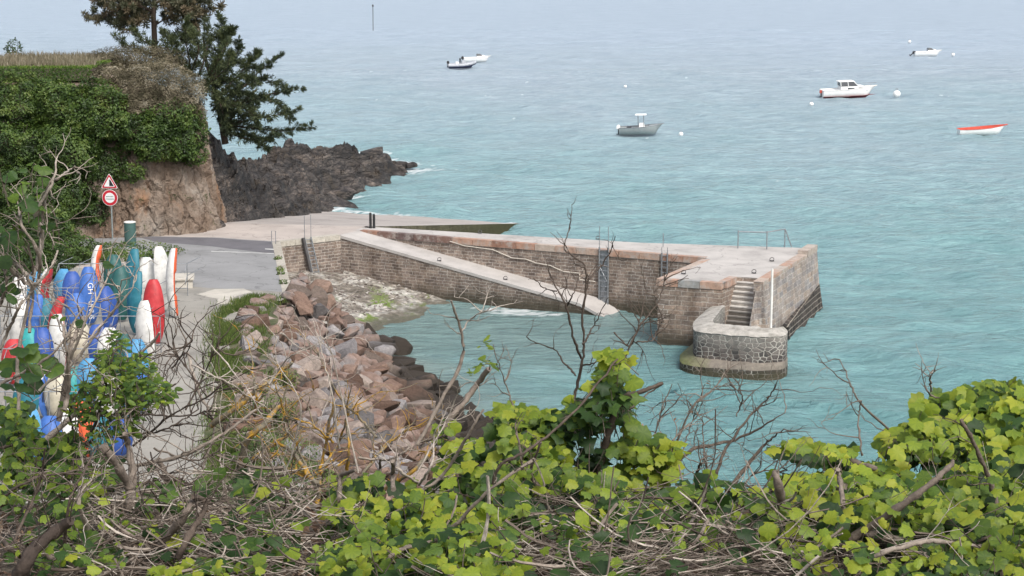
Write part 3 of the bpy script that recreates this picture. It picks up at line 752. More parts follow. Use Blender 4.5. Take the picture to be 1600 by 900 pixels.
# coping stones
q = N('coping_stone'); t_ = q.attr('tint'); p_ = q.pos()
cc = q.ramp(t_, [(0.0, (0.10, 0.07, 0.065)), (0.18, (0.22, 0.12, 0.085)), (0.4, (0.34, 0.19, 0.13)), (0.6, (0.38, 0.25, 0.185)), (0.8, (0.40, 0.33, 0.275)), (1.0, (0.26, 0.26, 0.25))])
cc = q.mix(1.0, cc, q.ramp(q.noise(p_, 3.5, 7, .7), [(.3, (.62,) * 3), (.5, (1,) * 3), (.7, (1.25, 1.3, 1.35))]), 'MULTIPLY')
cc = q.mix(q.rng(q.noise(p_, 1.7, 6, .75), .47, .62, 0, .75), cc, (.36, .33, .30))
q.set(Base_Color=cc, Roughness=0.9, Normal=q.bump(q.noise(p_, 8, 6, .7), 0.6, 0.03)); M['coping'] = q.m
def coping(g, pts, L, w, h, ztop, off, seq=None):
    idx = 0
    for a, b in zip(pts[:-1], pts[1:]):
        d = math.dist(a, b); n = max(1, round(d / L)); an = math.atan2(b[1] - a[1], b[0] - a[0])
        Rz = np.array([[math.cos(an), -math.sin(an), 0], [math.sin(an), math.cos(an), 0], [0, 0, 1]])
        cuts = np.linspace(0, d, n + 1); cuts[1:-1] += rng.uniform(-.15, .15, n - 1) * L
        for c0, c1 in zip(cuts[:-1], cuts[1:]):
            mid = np.array([a[0], a[1], ztop - h / 2]) + Rz @ np.array([(c0 + c1) / 2, w / 2 - off, 0])
            t = seq[idx % len(seq)] if seq else rng.uniform(0.3, 0.9)
            g.box(mid, (c1 - c0 - 0.025, w, h + rng.uniform(-.008, .008)), Rz, t); idx += 1
g = Geo()
coping(g, [(-21.2, 0), (-0.1, 0)], 1.25, 0.42, HC, ZQ + 0.012, 0.05, [0.3, 0.08, 0.02, 0.05, 0.1, 0.5, 0.55, 0.25, 0.4, 0.78, 0.6, 0.68, 0.5, 0.55, 0.62, 0.4, 0.5])
coping(g, [(-0.03, -0.45), (0.27, -7.1)], 1.4, 0.42, HC, ZQ + 0.012, 0.05, [.62, .75, .7, .6, .66])
coping(g, [(0.35, -7.08), (3.48, -6.74)], 0.95, 0.42, HC, ZQ + 0.012, 0.05, [0.5, 1.0, 0.6])
coping(g, [(3.5, -6.3), (3.42, -4.72)], 0.8, 0.40, HC, ZQ + 0.012, 0.05, [.52, .6])
g.build('coping', M['coping'], jetty)
g = Geo()
coping(g, [(RN[0], RN[1]), (FRr[0] + .25, FRr[1] - 2.4)], 1.3, 0.5, 0.16, ZQ + 0.02, 0.03, [.75, .55, .6, .82, .5, .7])
coping(g, [(FRr[0] + .26, FRr[1] - 2.3), (FRr[0], FRr[1])], 2.3, 0.55, 0.34, ZQ + 0.20, 0.03, [.82])
g.build('parapet', M['coping'], jetty)
# ramp
rz = lambda u: ZQ + 0.0 - 0.174 * (u + 21.3) - 0.26 * max(0, u + 6.3)
V_, F_ = [], []
us = np.linspace(-21.3, -4.6, 30)
g = Geo()
for a, b in zip(us[:-1], us[1:]):
    g.add([(a, -2.0, rz(a)), (b, -2.0, rz(b)), (b, 0.0, rz(b)), (a, 0.0, rz(a))], [[0, 1, 2, 3]])
    g.add([(a, -2.06, rz(a) - .16), (b, -2.06, rz(b) - .16), (b, -2.06, rz(b)), (a, -2.06, rz(a))], [[0, 1, 2, 3]])
    g.add([(a, -2.06, rz(a)), (b, -2.06, rz(b)), (b, -2.0, rz(b)), (a, -2.0, rz(a))], [[0, 1, 2, 3]])
rampo = g.build('ramp', M['ramp'], jetty)
g = Geo()
for a, b in zip(us[:-1], us[1:]):
    g.add([(a, -2.02, -2), (b, -2.02, -2), (b, -2.02, rz(b) - .16), (a, -2.02, rz(a) - .16)], [[0, 1, 2, 3]], .5, [(a, -2), (b, -2), (b, rz(b)), (a, rz(a))])
g.add([(-4.6, -2.02, -2), (-4.6, 0.0, -2), (-4.6, 0.0, rz(-4.6) - .01), (-4.6, -2.02, rz(-4.6) - .01)], [[0, 1, 2, 3]], .5, [(0, -2), (2, -2), (2, .2), (0, .2)])
g.build('ramp_wall', M['brick'], jetty)
# stairs
g = Geo()
nst = 12
for k in range(nst):
    z = ZQ - 0.215 * (k + 1); v0 = -4.62 - 0.165 * k
    ex = min(0.42, 0.1 + 0.03 * k) - .05
    u0 = 3.44
    g.box(((u0 + 4.78 + ex * .3) / 2, v0 - 0.05, z - 1.0), (4.78 + ex * .3 - u0, 0.20, 2.0), tint=rng.uniform(.3, .7))
    g.box(((u0 + 4.80 + ex * .3) / 2, v0 - 0.065, z - 0.03 + .004), (4.80 + ex * .3 - u0, 0.21, 0.065), tint=0.95)  # tread tops tinted lighter, putting the light they catch into the colour
q = N('stair_stone'); p_ = q.pos(); z = q.sepz().outputs['Z']
c = q.ramp(q.attr('tint'), [(0.3, (0.26, 0.235, 0.21)), (0.7, (0.33, 0.305, 0.275)), (0.95, (0.62, 0.59, 0.55))])
c = q.mix(1.0, c, q.ramp(q.noise(p_, 4, 6, .7), [(.3, (.7,) * 3), (.7, (1.2,) * 3)]), 'MULTIPLY')
c = q.mix(q.rng(z, 1.55, 1.75, 0.72, 0.0), c, (0.05, 0.04, 0.03))
q.set(Base_Color=c, Roughness=0.88, Normal=q.bump(q.noise(p_, 9, 5, .7), .5, .03))
g.build('staircase', q.m, jetty)
# side of stair block towards the sea
g = Geo(); seaface(g, (4.9, -6.7), (RN[0], RN[1]), -2, 0.9, 0.25); 
g.add([(4.86, -6.7, -2), (5.2, -5.6, -2), (5.1, -5.6, 3.0), (4.84, -5.75, 2.8), (4.84, -6.6, .95)], [[0, 1, 2, 3, 4]], .5, [(0, -2), (1.1, -2), (1.1, 3), (.95, 2.8), (.1, .95)])
g.build('stair_cheek', M['sea_face'], jetty)
# curved rubble wall sheltering the foot of the stairs
def spline(pts, n):
    pts = np.array(pts, float); t = np.linspace(0, len(pts) - 1, n); out = []
    P = np.vstack([2 * pts[0] - pts[1], pts, 2 * pts[-1] - pts[-2]])
    for tt in t:
        i = min(int(tt), len(pts) - 2); f = tt - i; p0, p1, p2, p3 = P[i:i + 4]
        out.append(0.5 * ((2 * p1) + (-p0 + p2) * f + (2 * p0 - 5 * p1 + 4 * p2 - p3) * f * f + (-p0 + 3 * p1 - 3 * p2 + p3) * f ** 3))
    return np.array(out)
def Lj(x, y, z=ZQ):
    P = W(x, y, z); d = (P[:2] - np.array([10.13, 98.42])) @ jR; return np.array([d[0], d[1], z])
outer = spline([Lj(x, y, 1.8)[:2] for x, y in ((1112, 477), (1099, 489), (1086, 501), (1083.5, 509), (1086, 515.5), (1098, 519), (1138, 523), (1177, 526), (1212, 526), (1228, 523), (1231, 517))], 60)
innr = spline([Lj(x, y, 2.0)[:2] for x, y in ((1133, 478), (1124, 489), (1116, 499), (1114, 503.5), (1118, 506), (1132, 507.5), (1152, 509), (1174, 511), (1198, 513), (1214, 513), (1223, 512))], 60)
cent = (outer + innr) / 2
def side(g, pts, z0, z1, tint=.5, flip=False, outz=None):
    acc = np.concatenate([[0], np.cumsum(np.linalg.norm(np.diff(pts, axis=0), axis=1))])
    nz = 7; zs = np.linspace(0, 1, nz)
    for k in range(len(pts) - 1):
        for j in range(nz - 1):
            za, zb = z0 + (z1[k] - z0) * zs[j], z0 + (z1[k] - z0) * zs[j + 1]; zc, zd = z0 + (z1[k + 1] - z0) * zs[j], z0 + (z1[k + 1] - z0) * zs[j + 1]
            g.add([(*pts[k], za), (*pts[k + 1], zc), (*pts[k + 1], zd), (*pts[k], zb)], [[0, 1, 2, 3]], tint, [(acc[k], za), (acc[k + 1], zc), (acc[k + 1], zd), (acc[k], zb)])
nz_ = fbm(np.stack([outer[:, 0] * 2, outer[:, 1] * 2, outer[:, 0] * 0], 1), 3) * 0.07
zo, zi = 1.78 + nz_, 2.02 + nz_[::-1]
g = Geo(); side(g, outer, -2, zo); side(g, innr[::-1], -2, zi[::-1])
g.add([(*outer[-1], -2), (*innr[-1], -2), (*innr[-1], zi[-1]), (*outer[-1], zo[-1])], [[0, 1, 2, 3]], .5, [(0, -2), (.5, -2), (.5, 2), (0, 1.8)])
g.build('curved_wall', M['rubble'], jetty)
g = Geo()
nr = 6
RR = np.array([[(*(outer[k] + (innr[k] - outer[k]) * (j / nr) + (outer[k] - cent[k]) * (.06 if j == 0 else 0)), zo[k] + (zi[k] - zo[k]) * (j / nr) + (0 if j in (0, nr) else .05 + .05 * pn([[k * .7, j * 1.1, 0]])[0]) + .012) for j in range(nr + 1)] for k in range(60)])
g.rings(RR[:, ::-1], closed=False)
g.build('wall_cap', M['wall_top'], jetty, smooth=True)
# footing below it, weedy on the harbour side
nrm = np.gradient(outer, axis=0); nrm = np.stack([nrm[:, 1], -nrm[:, 0]], 1); nrm /= np.linalg.norm(nrm, axis=1)[:, None]
if (nrm[45] @ (outer[45] - cent[45])) < 0: nrm = -nrm
wd = np.interp(np.arange(60), [0, 14, 24, 36, 46, 52, 59], [0.3, 0.6, 0.62, 0.3, 0.16, 0.04, 0.03])
f1 = outer + nrm * wd[:, None]; f2 = outer + nrm * (wd * .75)[:, None]
g = Geo()
side(g, f1, -2, np.full(60, 0.28) + nz_)
g.build('wall_footing', M['rubble'], jetty)
g = Geo()
RR = np.array([[(*f1[k], .285 + nz_[k]), (*f2[k], .42 + nz_[k]), (*(outer[k] + nrm[k] * .03), .6 + nz_[k]), (*(outer[k] - nrm[k] * .05), .62 + nz_[k])] for k in range(60)])
g.rings(RR[:, ::-1], closed=False)
q = N('weedy_ledge'); p_ = q.pos()
lc = q.sepz()
gx = q.math('ADD', lc.outputs['X'], q.math('MULTIPLY', q.noise(p_, 1.5), 1.2))
c = q.mix(q.rng(gx, 8.3, 9.6), (0.14, 0.155, 0.05), (0.19, 0.165, 0.135))
c = q.mix(1.0, c, q.ramp(q.noise(p_, 4, 6, .7), [(.3, (.55,) * 3), (.7, (1.3,) * 3)]), 'MULTIPLY')
q.set(Base_Color=c, Roughness=0.8, Normal=q.bump(q.noise(p_, 7, 6, .7), .8, .06))
g.build('footing_ledge', q.m, jetty, smooth=True)
# white pole on the curved wall
pp = Lj(1204.5, 517, 1.85); g = Geo(); g.tube([pp, pp + [0, 0, 2.85]], 0.05, 10); g.tube([pp + [0, 0, .02], pp + [0, 0, .12]], 0.13, 10)
g.build('pole', M['white_paint'], jetty)
# railing at the seaward corner
def Lj(x, y, z=ZQ):
    P = W(x, y, z); d = (P[:2] - np.array([10.13, 98.42])) @ jR; return np.array([d[0], d[1], z])
rl = empty('railing', (0, 0, 0)); rl.parent = jetty
b0, b1, b2, b3 = Lj(1153, 388), Lj(1198, 389.5), Lj(1226, 386), Lj(1233, 386)
for b in (b0, b1, b2):
    Geo().tube([b, b + [0, 0, .98]], 0.03, 6).build('post', M['galv'], rl)
Geo().tube([b2 + [0, 0, .98], b3 + [0.15, 0, 0]], 0.03, 6).build('brace', M['galv'], rl)
Geo().tube([b0 + [0, 0, .9], b1 + [0, 0, .92], b2 + [0, 0, .98]], 0.032, 6).build('top_rail', M['galv'], rl)
# ladders
def ladder(par, base, top, wdir, w, rise, nr, sub=0.0, box=False, lab=None):
    base, top, wdir = map(lambda a: np.array(a, float), (base, top, wdir))
    e = empty('ladder', (0, 0, 0)); e.parent = par
    if lab: e['label'] = lab
    for s in (-.5, .5):
        o = wdir * w * s
        g = Geo(); g.tube([base + o, top + o], 0.045, 6); g.tube([top + o, top + o + [0, 0, rise]], 0.018, 6); g.build('rail', M['galv'], e)
    for k in range(nr):
        c = base + (top - base) * (k + .5) / nr
        Geo().tube([c - wdir * w / 2, c + wdir * w / 2], 0.022, 5).build('rung', M['galv'], e)
    if box:
        n = np.cross(wdir, [0, 0, 1]); g = Geo(); g.tube([base - wdir * (w * .5 + .12) + n * .02, top - wdir * (w * .5 + .12) + n * .02], 0.10, 4); g.build('guard_channel', M['dark_steel'], e)
    return e
lad = ladder(jetty, (-5.85, -0.12, 0.15), (-5.85, -0.12, ZQ + .15), (1, 0, 0), 0.52, 1.15, 11, lab='tall steel ladder on the arm wall above the ramp end')
g = Geo(); g.tube([(-6.1, -.1, .2), (-5.6, -.1, 1.3), (-6.1, -.1, 2.2)], .02, 4); g.box((-5.85, -0.04, 1.6), (0.5, 0.03, 2.9)); g.build('back_plate', M['galv'], lad)
ladder(jetty, (-2.35, -0.1, 1.7), (-2.35, -0.1, ZQ + .1), (1, 0, 0), 0.32, 0.3, 5, lab='short steel ladder near the corner of the arm')
dq = np.array([Aq[0] - Gq[0], Aq[1] - Gq[1], 0]); dq /= np.linalg.norm(dq); nq = np.array([dq[1], -dq[0], 0])
base = np.array([Gq[0], Gq[1], 0]) + dq * 2.15 + nq * 0.35 + [11, -97, .9]; top = np.array([Gq[0], Gq[1], 0]) + dq * 1.75 + nq * 0.12 + [11, -97, ZQ + .1]
ladder(quay, base, top, dq, 0.42, 1.25, 10, box=True, lab='galvanised ladder with a guard channel in the quay corner')
g = Geo()
hb = np.array([Gq[0], Gq[1], ZQ]) + [11, -97, 0] + np.array([-.35, -.8, 0])
g.tube([hb, hb + [0, 0, .72], hb + [.22, 0, .72], hb + [.22, 0, 0]], 0.022, 6)
g.build('mooring_hoop', M['galv'], quay)
# mooring rings, bollards
def ring(par, c, name='mooring_ring'):
    g = Geo(); th = np.linspace(0, 2 * np.pi, 14); c = np.array(c)
    g.tube(c + np.stack([0.11 * np.cos(th), 0.05 * np.sin(th), 0.10 + 0.08 * np.sin(th)], 1), 0.018, 5); g.box(c + [0, 0, .02], (.22, .1, .04))
    return g.build(name, M['dark_steel'], par)
for x, y, z in ((1068, 428, ZQ), (1178, 427, ZQ), (1206, 408, ZQ), (750, 364.5, ZQ), (934, 374, ZQ)): ring(jetty, Lj(x, y, z + 0.01))
for u in (-15.1, -11.0): ring(jetty, (u, -1.6, rz(u) + .01))
Geo().tube([Lj(1036, 386), Lj(1036, 386) + [0, 0, .75]], .025, 5).build('rod', M['galv'], jetty)
for k, (x, y) in enumerate(((579, 356.5), (584.5, 356.5))):
    P = W(x, y, ZQ); o = Geo().lathe([(0.075, 0), (0.075, 0.86 - .08 * k), (0.05, 0.9 - .08 * k), (0, .9 - .08 * k)], 10).build('bollard', M['black']); o.location = tuple(P)
    tag(o, ['taller left one of two slim black posts at the root of the jetty', 'shorter right one of two slim black posts at the root of the jetty'][k], 'post', 'black posts at the root of the jetty')
# rope hanging along the arm wall
pts = []
rp = [(703, 377), (725, 384), (770, 390), (800, 403), (822, 405), (838, 411), (860, 415), (880, 424), (905, 427), (906, 437), (930, 440)]
def onv(x, y, vc):
    d = ray(x, y); vv = np.array([-math.sin(TH), math.cos(TH)]); s = (vc + np.array([10.13, 98.42]) @ vv) / (d[:2] @ vv)
    return np.array([0, 0, CAM_H]) + s * d
g = Geo().tube([onv(x, y, -0.06) for x, y in rp], 0.03, 5)
tag(g.build('rope', M['rope']), 'slack pale rope strung along the inner wall of the jetty arm', 'rope')

# ================================================================== OBJECTS
# ---- boats
def hull_geo(L, B, D, sheer=0.35, fore=0.5, transom=0.8, fl=0.75, n=18, draft=0.18):
    """rings along x (stern -L/2 .. bow L/2); returns ring points from port gunwale round keel to starboard"""
    Rg = []
    for k in range(n):
        t = k / (n - 1); x = -L / 2 + L * t
        w = B / 2 * (transom + (1 - transom) * math.sin(min(1, t / 0.45) * math.pi / 2)) * (1 - max(0, (t - fore) / (1 - fore)) ** 2.2)
        w = max(w, 0.01)
        top = D * (1 + sheer * t ** 2.4); keel = -draft + (top * 0.75 + draft) * max(0, (t - 0.82) / 0.18) ** 2
        rg = []
        for a, b in ((1, 1), (0.97, .72), (fl + .12, .4), (fl * .8, 0.12), (0.35, .03), (0, 0), (-.35, .03), (-fl * .8, .12), (-fl - .12, .4), (-.97, .72), (-1, 1)):
            rg.append((x + (0.12 * L * (b - .6) if t > .8 else 0) * (t - .8) / .2, w * a, keel + (top - keel) * b))
        Rg.append(rg)
    return np.array(Rg)
def hull(par, Rg, mat, name='hull'):
    g = Geo(); g.rings(Rg, closed=False); g.add(Rg[0], [list(range(len(Rg[0])))])
    return g.build(name, mat, par, smooth=True)
def deckline(par, Rg, mat, name, k0, k1, dz=-0.02, inset=.93):
    P = [(*p[:2] * [1, inset], p[2] + dz) for p in Rg[k0:k1, 0]]; S = [(*p[:2] * [1, inset], p[2] + dz) for p in Rg[k0:k1, -1]]
    g = Geo()
    for a in range(len(P) - 1): g.add([P[a], S[a], S[a + 1], P[a + 1]], [[0, 1, 2, 3]])
    return g.build(name, mat, par)
def rail(par, Rg, mat, name, r=.04):
    g = Geo(); pts = np.vstack([Rg[:, 0], Rg[::-1, -1]]); g.tube(pts, r, 6); return g.build(name, mat, par, smooth=True)
def outboard(par, x, z, mat, s=1.0, tilt=0.0):
    a = tilt; Rm = np.array([[math.cos(a), 0, math.sin(a)], [0, 1, 0], [-math.sin(a), 0, math.cos(a)]])
    e = empty('outboard_motor', (x, 0, z)); e.parent = par
    g = Geo(); g.box(Rm @ np.array([0, 0, .18 * s]), (.42 * s, .34 * s, .34 * s), Rm); g.sphere(Rm @ np.array([0, 0, .38 * s]), (.2 * s, .17 * s, .12 * s), 10, 6)
    g.build('cowling', mat, e, smooth=False)
    g = Geo(); g.box(Rm @ np.array([0.02, 0, -.28 * s]), (.16 * s, .1 * s, .7 * s), Rm); g.box(Rm @ np.array([-.05 * s, 0, -.62 * s]), (.4 * s, .12 * s, .1 * s), Rm); g.build('lower_unit', M['black'], e)
    return e
def place(e, x, y, head, s=1.0, z=0.0):
    P = W(x, y); e.location = (P[0], P[1], z); e.rotation_euler = (R(2), R(-1.5), R(head)); e.scale = (s, s, s)
M['red_paint'] = m_plain('red_paint', (0.52, 0.07, 0.04), 0.5, 0, .12)
M['maroon'] = m_plain('maroon_antifoul', (0.16, 0.025, 0.03), 0.6)
M['alu'] = m_plain('aluminium_hull', (0.33, 0.36, 0.36), 0.45, 0.3, .12)
M['navy'] = m_plain('navy_tube', (0.025, 0.03, 0.07), 0.5)
M['grey_tube'] = m_plain('grey_tube', (0.36, 0.38, 0.41), 0.5)
# cabin cruiser
b = empty('cabin_cruiser', (0, 0, 0), 'white cabin cruiser with a tinted wheelhouse and maroon waterline moored offshore', 'motorboat')
Rg = hull_geo(7.1, 2.5, .95, .42, .55, .85, draft=.25)
hull(b, Rg, M['white']); deckline(b, Rg, M['white'], 'deck', 0, 18, -.03, .97); rail(b, Rg, M['white_paint'], 'rubbing_strake', .05)
g = Geo(); Rk = Rg.copy(); Rk[:, :, 1] *= 1.012; Rk[:, :, 2] = np.minimum(Rk[:, :, 2], 0.13 + 0.05 * (Rk[:, :, 0] > 0)); g.rings(Rk, closed=False); g.build('antifouling', M['maroon'], b, smooth=True)
def frustum(g, x0, x1, x2, x3, w0, w1, z0, z1, tint=.5):
    v = [(x0, -w0, z0), (x1, -w0, z0), (x1, w0, z0), (x0, w0, z0), (x2, -w1, z1), (x3, -w1, z1), (x3, w1, z1), (x2, w1, z1)]
    g.add(v, [[0, 3, 2, 1], [4, 5, 6, 7], [0, 1, 5, 4], [1, 2, 6, 5], [2, 3, 7, 6], [3, 0, 4, 7]], tint)
g = Geo(); frustum(g, -1.2, 2.5, -1.15, 1.9, .95, .8, .9, 1.42); g.build('cabin_top', M['white'], b)
g = Geo(); frustum(g, -1.2, 1.1, -1.2, .55, .86, .72, 1.42, 2.0); g.build('wheelhouse_window', M['glass'], b)
g = Geo(); frustum(g, -1.45, .7, -1.4, .6, .8, .76, 2.0, 2.09); 
for sy in (-1, 1):
    for (xa, xb) in ((-1.2, -1.2), (-.2, -.25), (1.1, .55)): g.tube([(xa, sy * .87, 1.42), (xb, sy * .74, 2.02)], .045, 5)
g.build('wheelhouse_frame', M['white'], b)
g = Geo()
for sy in (-1, 1): g.box((.15, sy * .955, 1.12), (.9, .03, .2)); g.box((1.5, sy * .93, 1.14), (.7, .03, .16))
g.build('cabin_window', M['glass'], b)
g = Geo(); pr = [(Rg[k, 0] * [1, .92, 1] + [0, 0, .4]) for k in range(11, 18)]; pr2 = [(Rg[k, -1] * [1, .92, 1] + [0, 0, .4]) for k in range(17, 10, -1)]
g.tube(pr + pr2, .02, 4)
for k in (11, 13, 15): g.tube([Rg[k, 0] * [1, .92, 1], Rg[k, 0] * [1, .92, 1] + [0, 0, .4]], .016, 4); g.tube([Rg[k, -1] * [1, .92, 1], Rg[k, -1] * [1, .92, 1] + [0, 0, .4]], .016, 4)
g.build('bow_rail', M['galv'], b); outboard(b, -3.65, .55, M['red_paint'], .8)
place(b, 1325, 150.5, 6, .98)
# grey centre console
b = empty('console_boat', (0, 0, 0), 'grey aluminium open boat with a white canopy on posts, left of the cabin cruiser', 'motorboat')
Rg = hull_geo(4.5, 1.9, .62, .55, .5, .85, draft=.2)
hull(b, Rg, M['alu']); deckline(b, Rg, M['grey_tube'], 'floor', 0, 13, -.3, .9); deckline(b, Rg, M['alu'], 'foredeck', 12, 18, -.02, .95); rail(b, Rg, M['galv'], 'gunwale', .04)
g = Geo(); frustum(g, -.2, .5, -.1, .35, .35, .28, .3, 1.05); g.build('console', M['white'], b)
g = Geo(); frustum(g, -.55, .65, -.5, .6, .5, .46, 1.92, 1.99); g.build('canopy', M['white'], b)
for sx in (-.25, .35):
    for sy in (-.3, .3): Geo().tube([(sx, sy, .5), (sx, sy, 1.93)], .025, 5).build('canopy_post', M['galv'], b)
outboard(b, -2.35, .45, M['white'], .9); g = Geo(); g.box((-1.2, 0, .55), (.5, .9, .3)); g.build('seat', M['black'], b)
place(b, 1001, 207.5, -7, .98)
# inflatable
b = empty('inflatable_boat', (0, 0, 0), 'dark blue and grey inflatable boat with a hooded outboard, nearest of the far pair', 'inflatable boat')
tp = spline([(-2.3, .75, .35), (-1, .78, .33), (.3, .76, .36), (1.3, .6, .48), (2.0, .2, .66), (2.12, 0, .7), (2.0, -.2, .66), (1.3, -.6, .48), (.3, -.76, .36), (-1, -.78, .33), (-2.3, -.75, .35)], 50)
Geo().tube(tp, .25, 10).build('tube', M['grey_tube'], b, smooth=True)
g = Geo().tube(tp - [0, 0, .15], .21, 8); g.build('rubbing_band', M['navy'], b, smooth=True)
Rg = hull_geo(4.2, 1.3, .3, .8, .5, .9, draft=.2); hull(b, Rg, M['navy'])
g = Geo(); frustum(g, -.2, .7, 0, .5, .35, .25, .3, 1.1); g.build('console', M['grey_tube'], b)
g = Geo(); g.box((-.8, 0, .62), (.5, .6, .5)); g.build('seat', M['white'], b)
g = Geo(); g.sphere((-.3, 0, 1.25), (.16, .16, .18), 8, 6); g.box((-.3, 0, .95), (.2, .3, .5)); g.build('console_cover', M['black'], b)
outboard(b, -2.25, .6, M['black'], .9); place(b, 722, 104.5, 8, 1.0)
# two far white boats
def sloop(lab, x, y, s, black_tilt, hd):
    b = empty('motorboat', (0, 0, 0), lab, 'motorboat')
    Rg = hull_geo(4.6, 1.8, .62, .35, .5, .85)
    hull(b, Rg, M['white']); deckline(b, Rg, M['white'], 'deck', 0, 18, -.02, .97); rail(b, Rg, M['white_paint'], 'rubbing_strake', .04)
    g = Geo(); frustum(g, -.3, 1.7, .2, 1.2, .65, .45, .6, 1.0); g.build('cabin_top', M['white'], b)
    g = Geo(); frustum(g, -.05, 1.0, .1, .55, .56, .45, .95, 1.25); g.build('windscreen', M['glass'], b)
    outboard(b, -2.5, .45, M['black'], 1.0, black_tilt); place(b, x, y, hd, s)
sloop('small white motorboat just behind the dark inflatable boat', 745, 95.5, .98, 0.1, 10)
sloop('small white speedboat with its black outboard tipped up, farthest out on the right', 1449, 86.5, 1.05, 0.9, 4)
# red rowing boat
b = empty('rowing_boat', (0, 0, 0), 'open white rowing boat with a bright red inside and red gunwale', 'rowing boat')
Rg = hull_geo(5.1, 1.75, .62, .5, .45, .6, draft=.12); hull(b, Rg, M['white'])
Ri = Rg.copy(); Ri[:, :, 1] *= .93; Ri[:, :, 2] = np.maximum(Ri[:, :, 2] + .03, .2); g = Geo(); g.rings(Ri[:, ::-1], closed=False); g.build('inside', M['red_paint'], b, smooth=True)
rail(b, Rg, M['red_paint'], 'gunwale', .045)
for x in (-1.3, 0.1, 1.3): g = Geo(); g.box((x, 0, .5), (.28, 1.45 if x < 1 else 1.1, .05)); g.build('thwart', M['red_paint'] if x < 1 else M['white_paint'], b)
place(b, 1534, 209.5, 7, .98)
# buoys and the far marker
def buoy(x, y, r, lab, mat=M['white']):
    e = empty('mooring_buoy', (0, 0, 0), lab, 'buoy', 'mooring buoys'); P = W(x, y); e.location = (P[0], P[1], r * .35)
    Geo().sphere((0, 0, 0), (r, r, r * .95), 16, 10).build('float', mat, e, smooth=True)
    g = Geo(); th = np.linspace(0, 6.28, 9); g.tube(np.stack([.28 * r * np.cos(th), 0 * th, r * .95 + .25 * r + .28 * r * np.sin(th)], 1), r * .07, 5); g.tube([(0, 0, r * .8), (0, 0, r * 1.05)], r * .12, 5); g.build('ring', M['galv'], e)
buoy(1401, 149, .5, 'largest round white buoy, to the right of the cabin cruiser')
buoy(1268, 164, .27, 'small white buoy just left of and below the cabin cruiser')
buoy(1064, 211, .24, 'small white buoy off the bow of the grey aluminium boat')
buoy(977, 136, .22, 'lone white buoy above the grey aluminium boat')
buoy(1421, 66, .33, 'white buoy farthest out, up and left of the speedboat')
buoy(1489, 86.5, .33, 'small white buoy just right of the far speedboat')
e = empty('channel_marker', (0, 0, 0), 'thin dark marker pole standing in the sea near the top of the view', 'marker post'); P = W(583, 46); e.location = (P[0], P[1], 0)
Geo().tube([(0, 0, -2), (0, 0, 5.3)], .09, 6).build('pole', M['dark_steel'], e); Geo().lathe([(.05, 5.2), (.2, 5.3), (.2, 5.7), (.05, 5.8)], 8).build('topmark', M['dark_steel'], e)

# ---- road signs
def text_mesh(body, size, name, mat, par, loc, rot):
    c = bpy.data.curves.new(name, 'FONT'); c.body = body; c.size = size; c.extrude = .004; c.align_x = 'CENTER'; c.align_y = 'CENTER'
    o = bpy.data.objects.new(name, c); COL.objects.link(o); bpy.context.view_layer.update()
    me = bpy.data.meshes.new_from_object(o.evaluated_get(bpy.context.evaluated_depsgraph_get())); bpy.data.objects.remove(o)
    me.materials.clear(); me.materials.append(mat); q = bpy.data.objects.new(name, me); COL.objects.link(q); q.parent = par; q.location = loc; q.rotation_euler = rot
    return q
S = W(176, 374, ZQ)
sg = empty('road_sign', tuple(S), 'grey pole carrying a red edged triangle warning sign above a round red and white sign', 'road sign', rz=R(-8))
M['sign_red'] = m_plain('sign_red', (0.45, 0.02, 0.035), 0.4, 0, .08); M['sign_white'] = m_plain('sign_white', (0.72, 0.72, 0.72), 0.4, 0, .06); M['pole_grey'] = m_plain('pole_grey', (0.20, 0.23, 0.23), 0.6)
Geo().tube([(0, 0, 0), (0, 0, 3.55)], .042, 8).build('pole', M['pole_grey'], sg)
def disc(g, r, y0, y1, z, n=32):
    th = np.linspace(0, 2 * np.pi, n, endpoint=False); a = np.stack([r * np.cos(th), 0 * th + y0, z + r * np.sin(th)], 1); b_ = a.copy(); b_[:, 1] = y1
    g.rings([b_, a], cap=True)
dsk = empty('round_sign', (-.05, 0, 0)); dsk.parent = sg
zc = 2.32
g = Geo(); disc(g, .45, -.06, -.045, zc); g.build('rim', M['sign_white'], dsk)
g = Geo(); disc(g, .425, -.066, -.059, zc); g.build('red_ring', M['sign_red'], dsk)
g = Geo(); disc(g, .28, -.072, -.065, zc); g.build('plate', M['sign_white'], dsk)
g = Geo()
for zz_, w_ in ((zc + .07, .42), (zc - .07, .44)):
    x = -w_ / 2
    while x < w_ / 2:
        L = random.choice((.03, .045)); g.box((x + L / 2, -.076, zz_), (L * .8, .004, .055)); x += L + .012
g.build('lettering', m_plain('sign_lettering', (.13, .2, .18), .6), dsk)
tri = empty('triangle_sign', (-.05, 0, 0)); tri.parent = sg
def trip(g, r, y0, y1, z, pts=None):
    P = pts or [(math.cos(a) * r, z + math.sin(a) * r) for a in (R(90), R(210), R(330))]
    Q = []
    for k in range(3):
        p0, p1, p2 = map(np.array, (P[k - 1], P[k], P[(k + 1) % 3])); Q += [tuple(p1 + (p0 - p1) * .06), tuple(p1 + (p2 - p1) * .06)]
    a = [(p[0], y0, p[1]) for p in Q]; b_ = [(p[0], y1, p[1]) for p in Q]
    g.rings([b_[::-1], a[::-1]], cap=True)
zt = 3.12
g = Geo(); trip(g, .56, -.06, -.045, zt); g.build('rim', M['sign_white'], tri)
g = Geo(); trip(g, .52, -.066, -.059, zt); g.build('red_border', M['sign_red'], tri)
g = Geo(); trip(g, .37, -.072, -.065, zt); g.build('plate', M['sign_white'], tri)
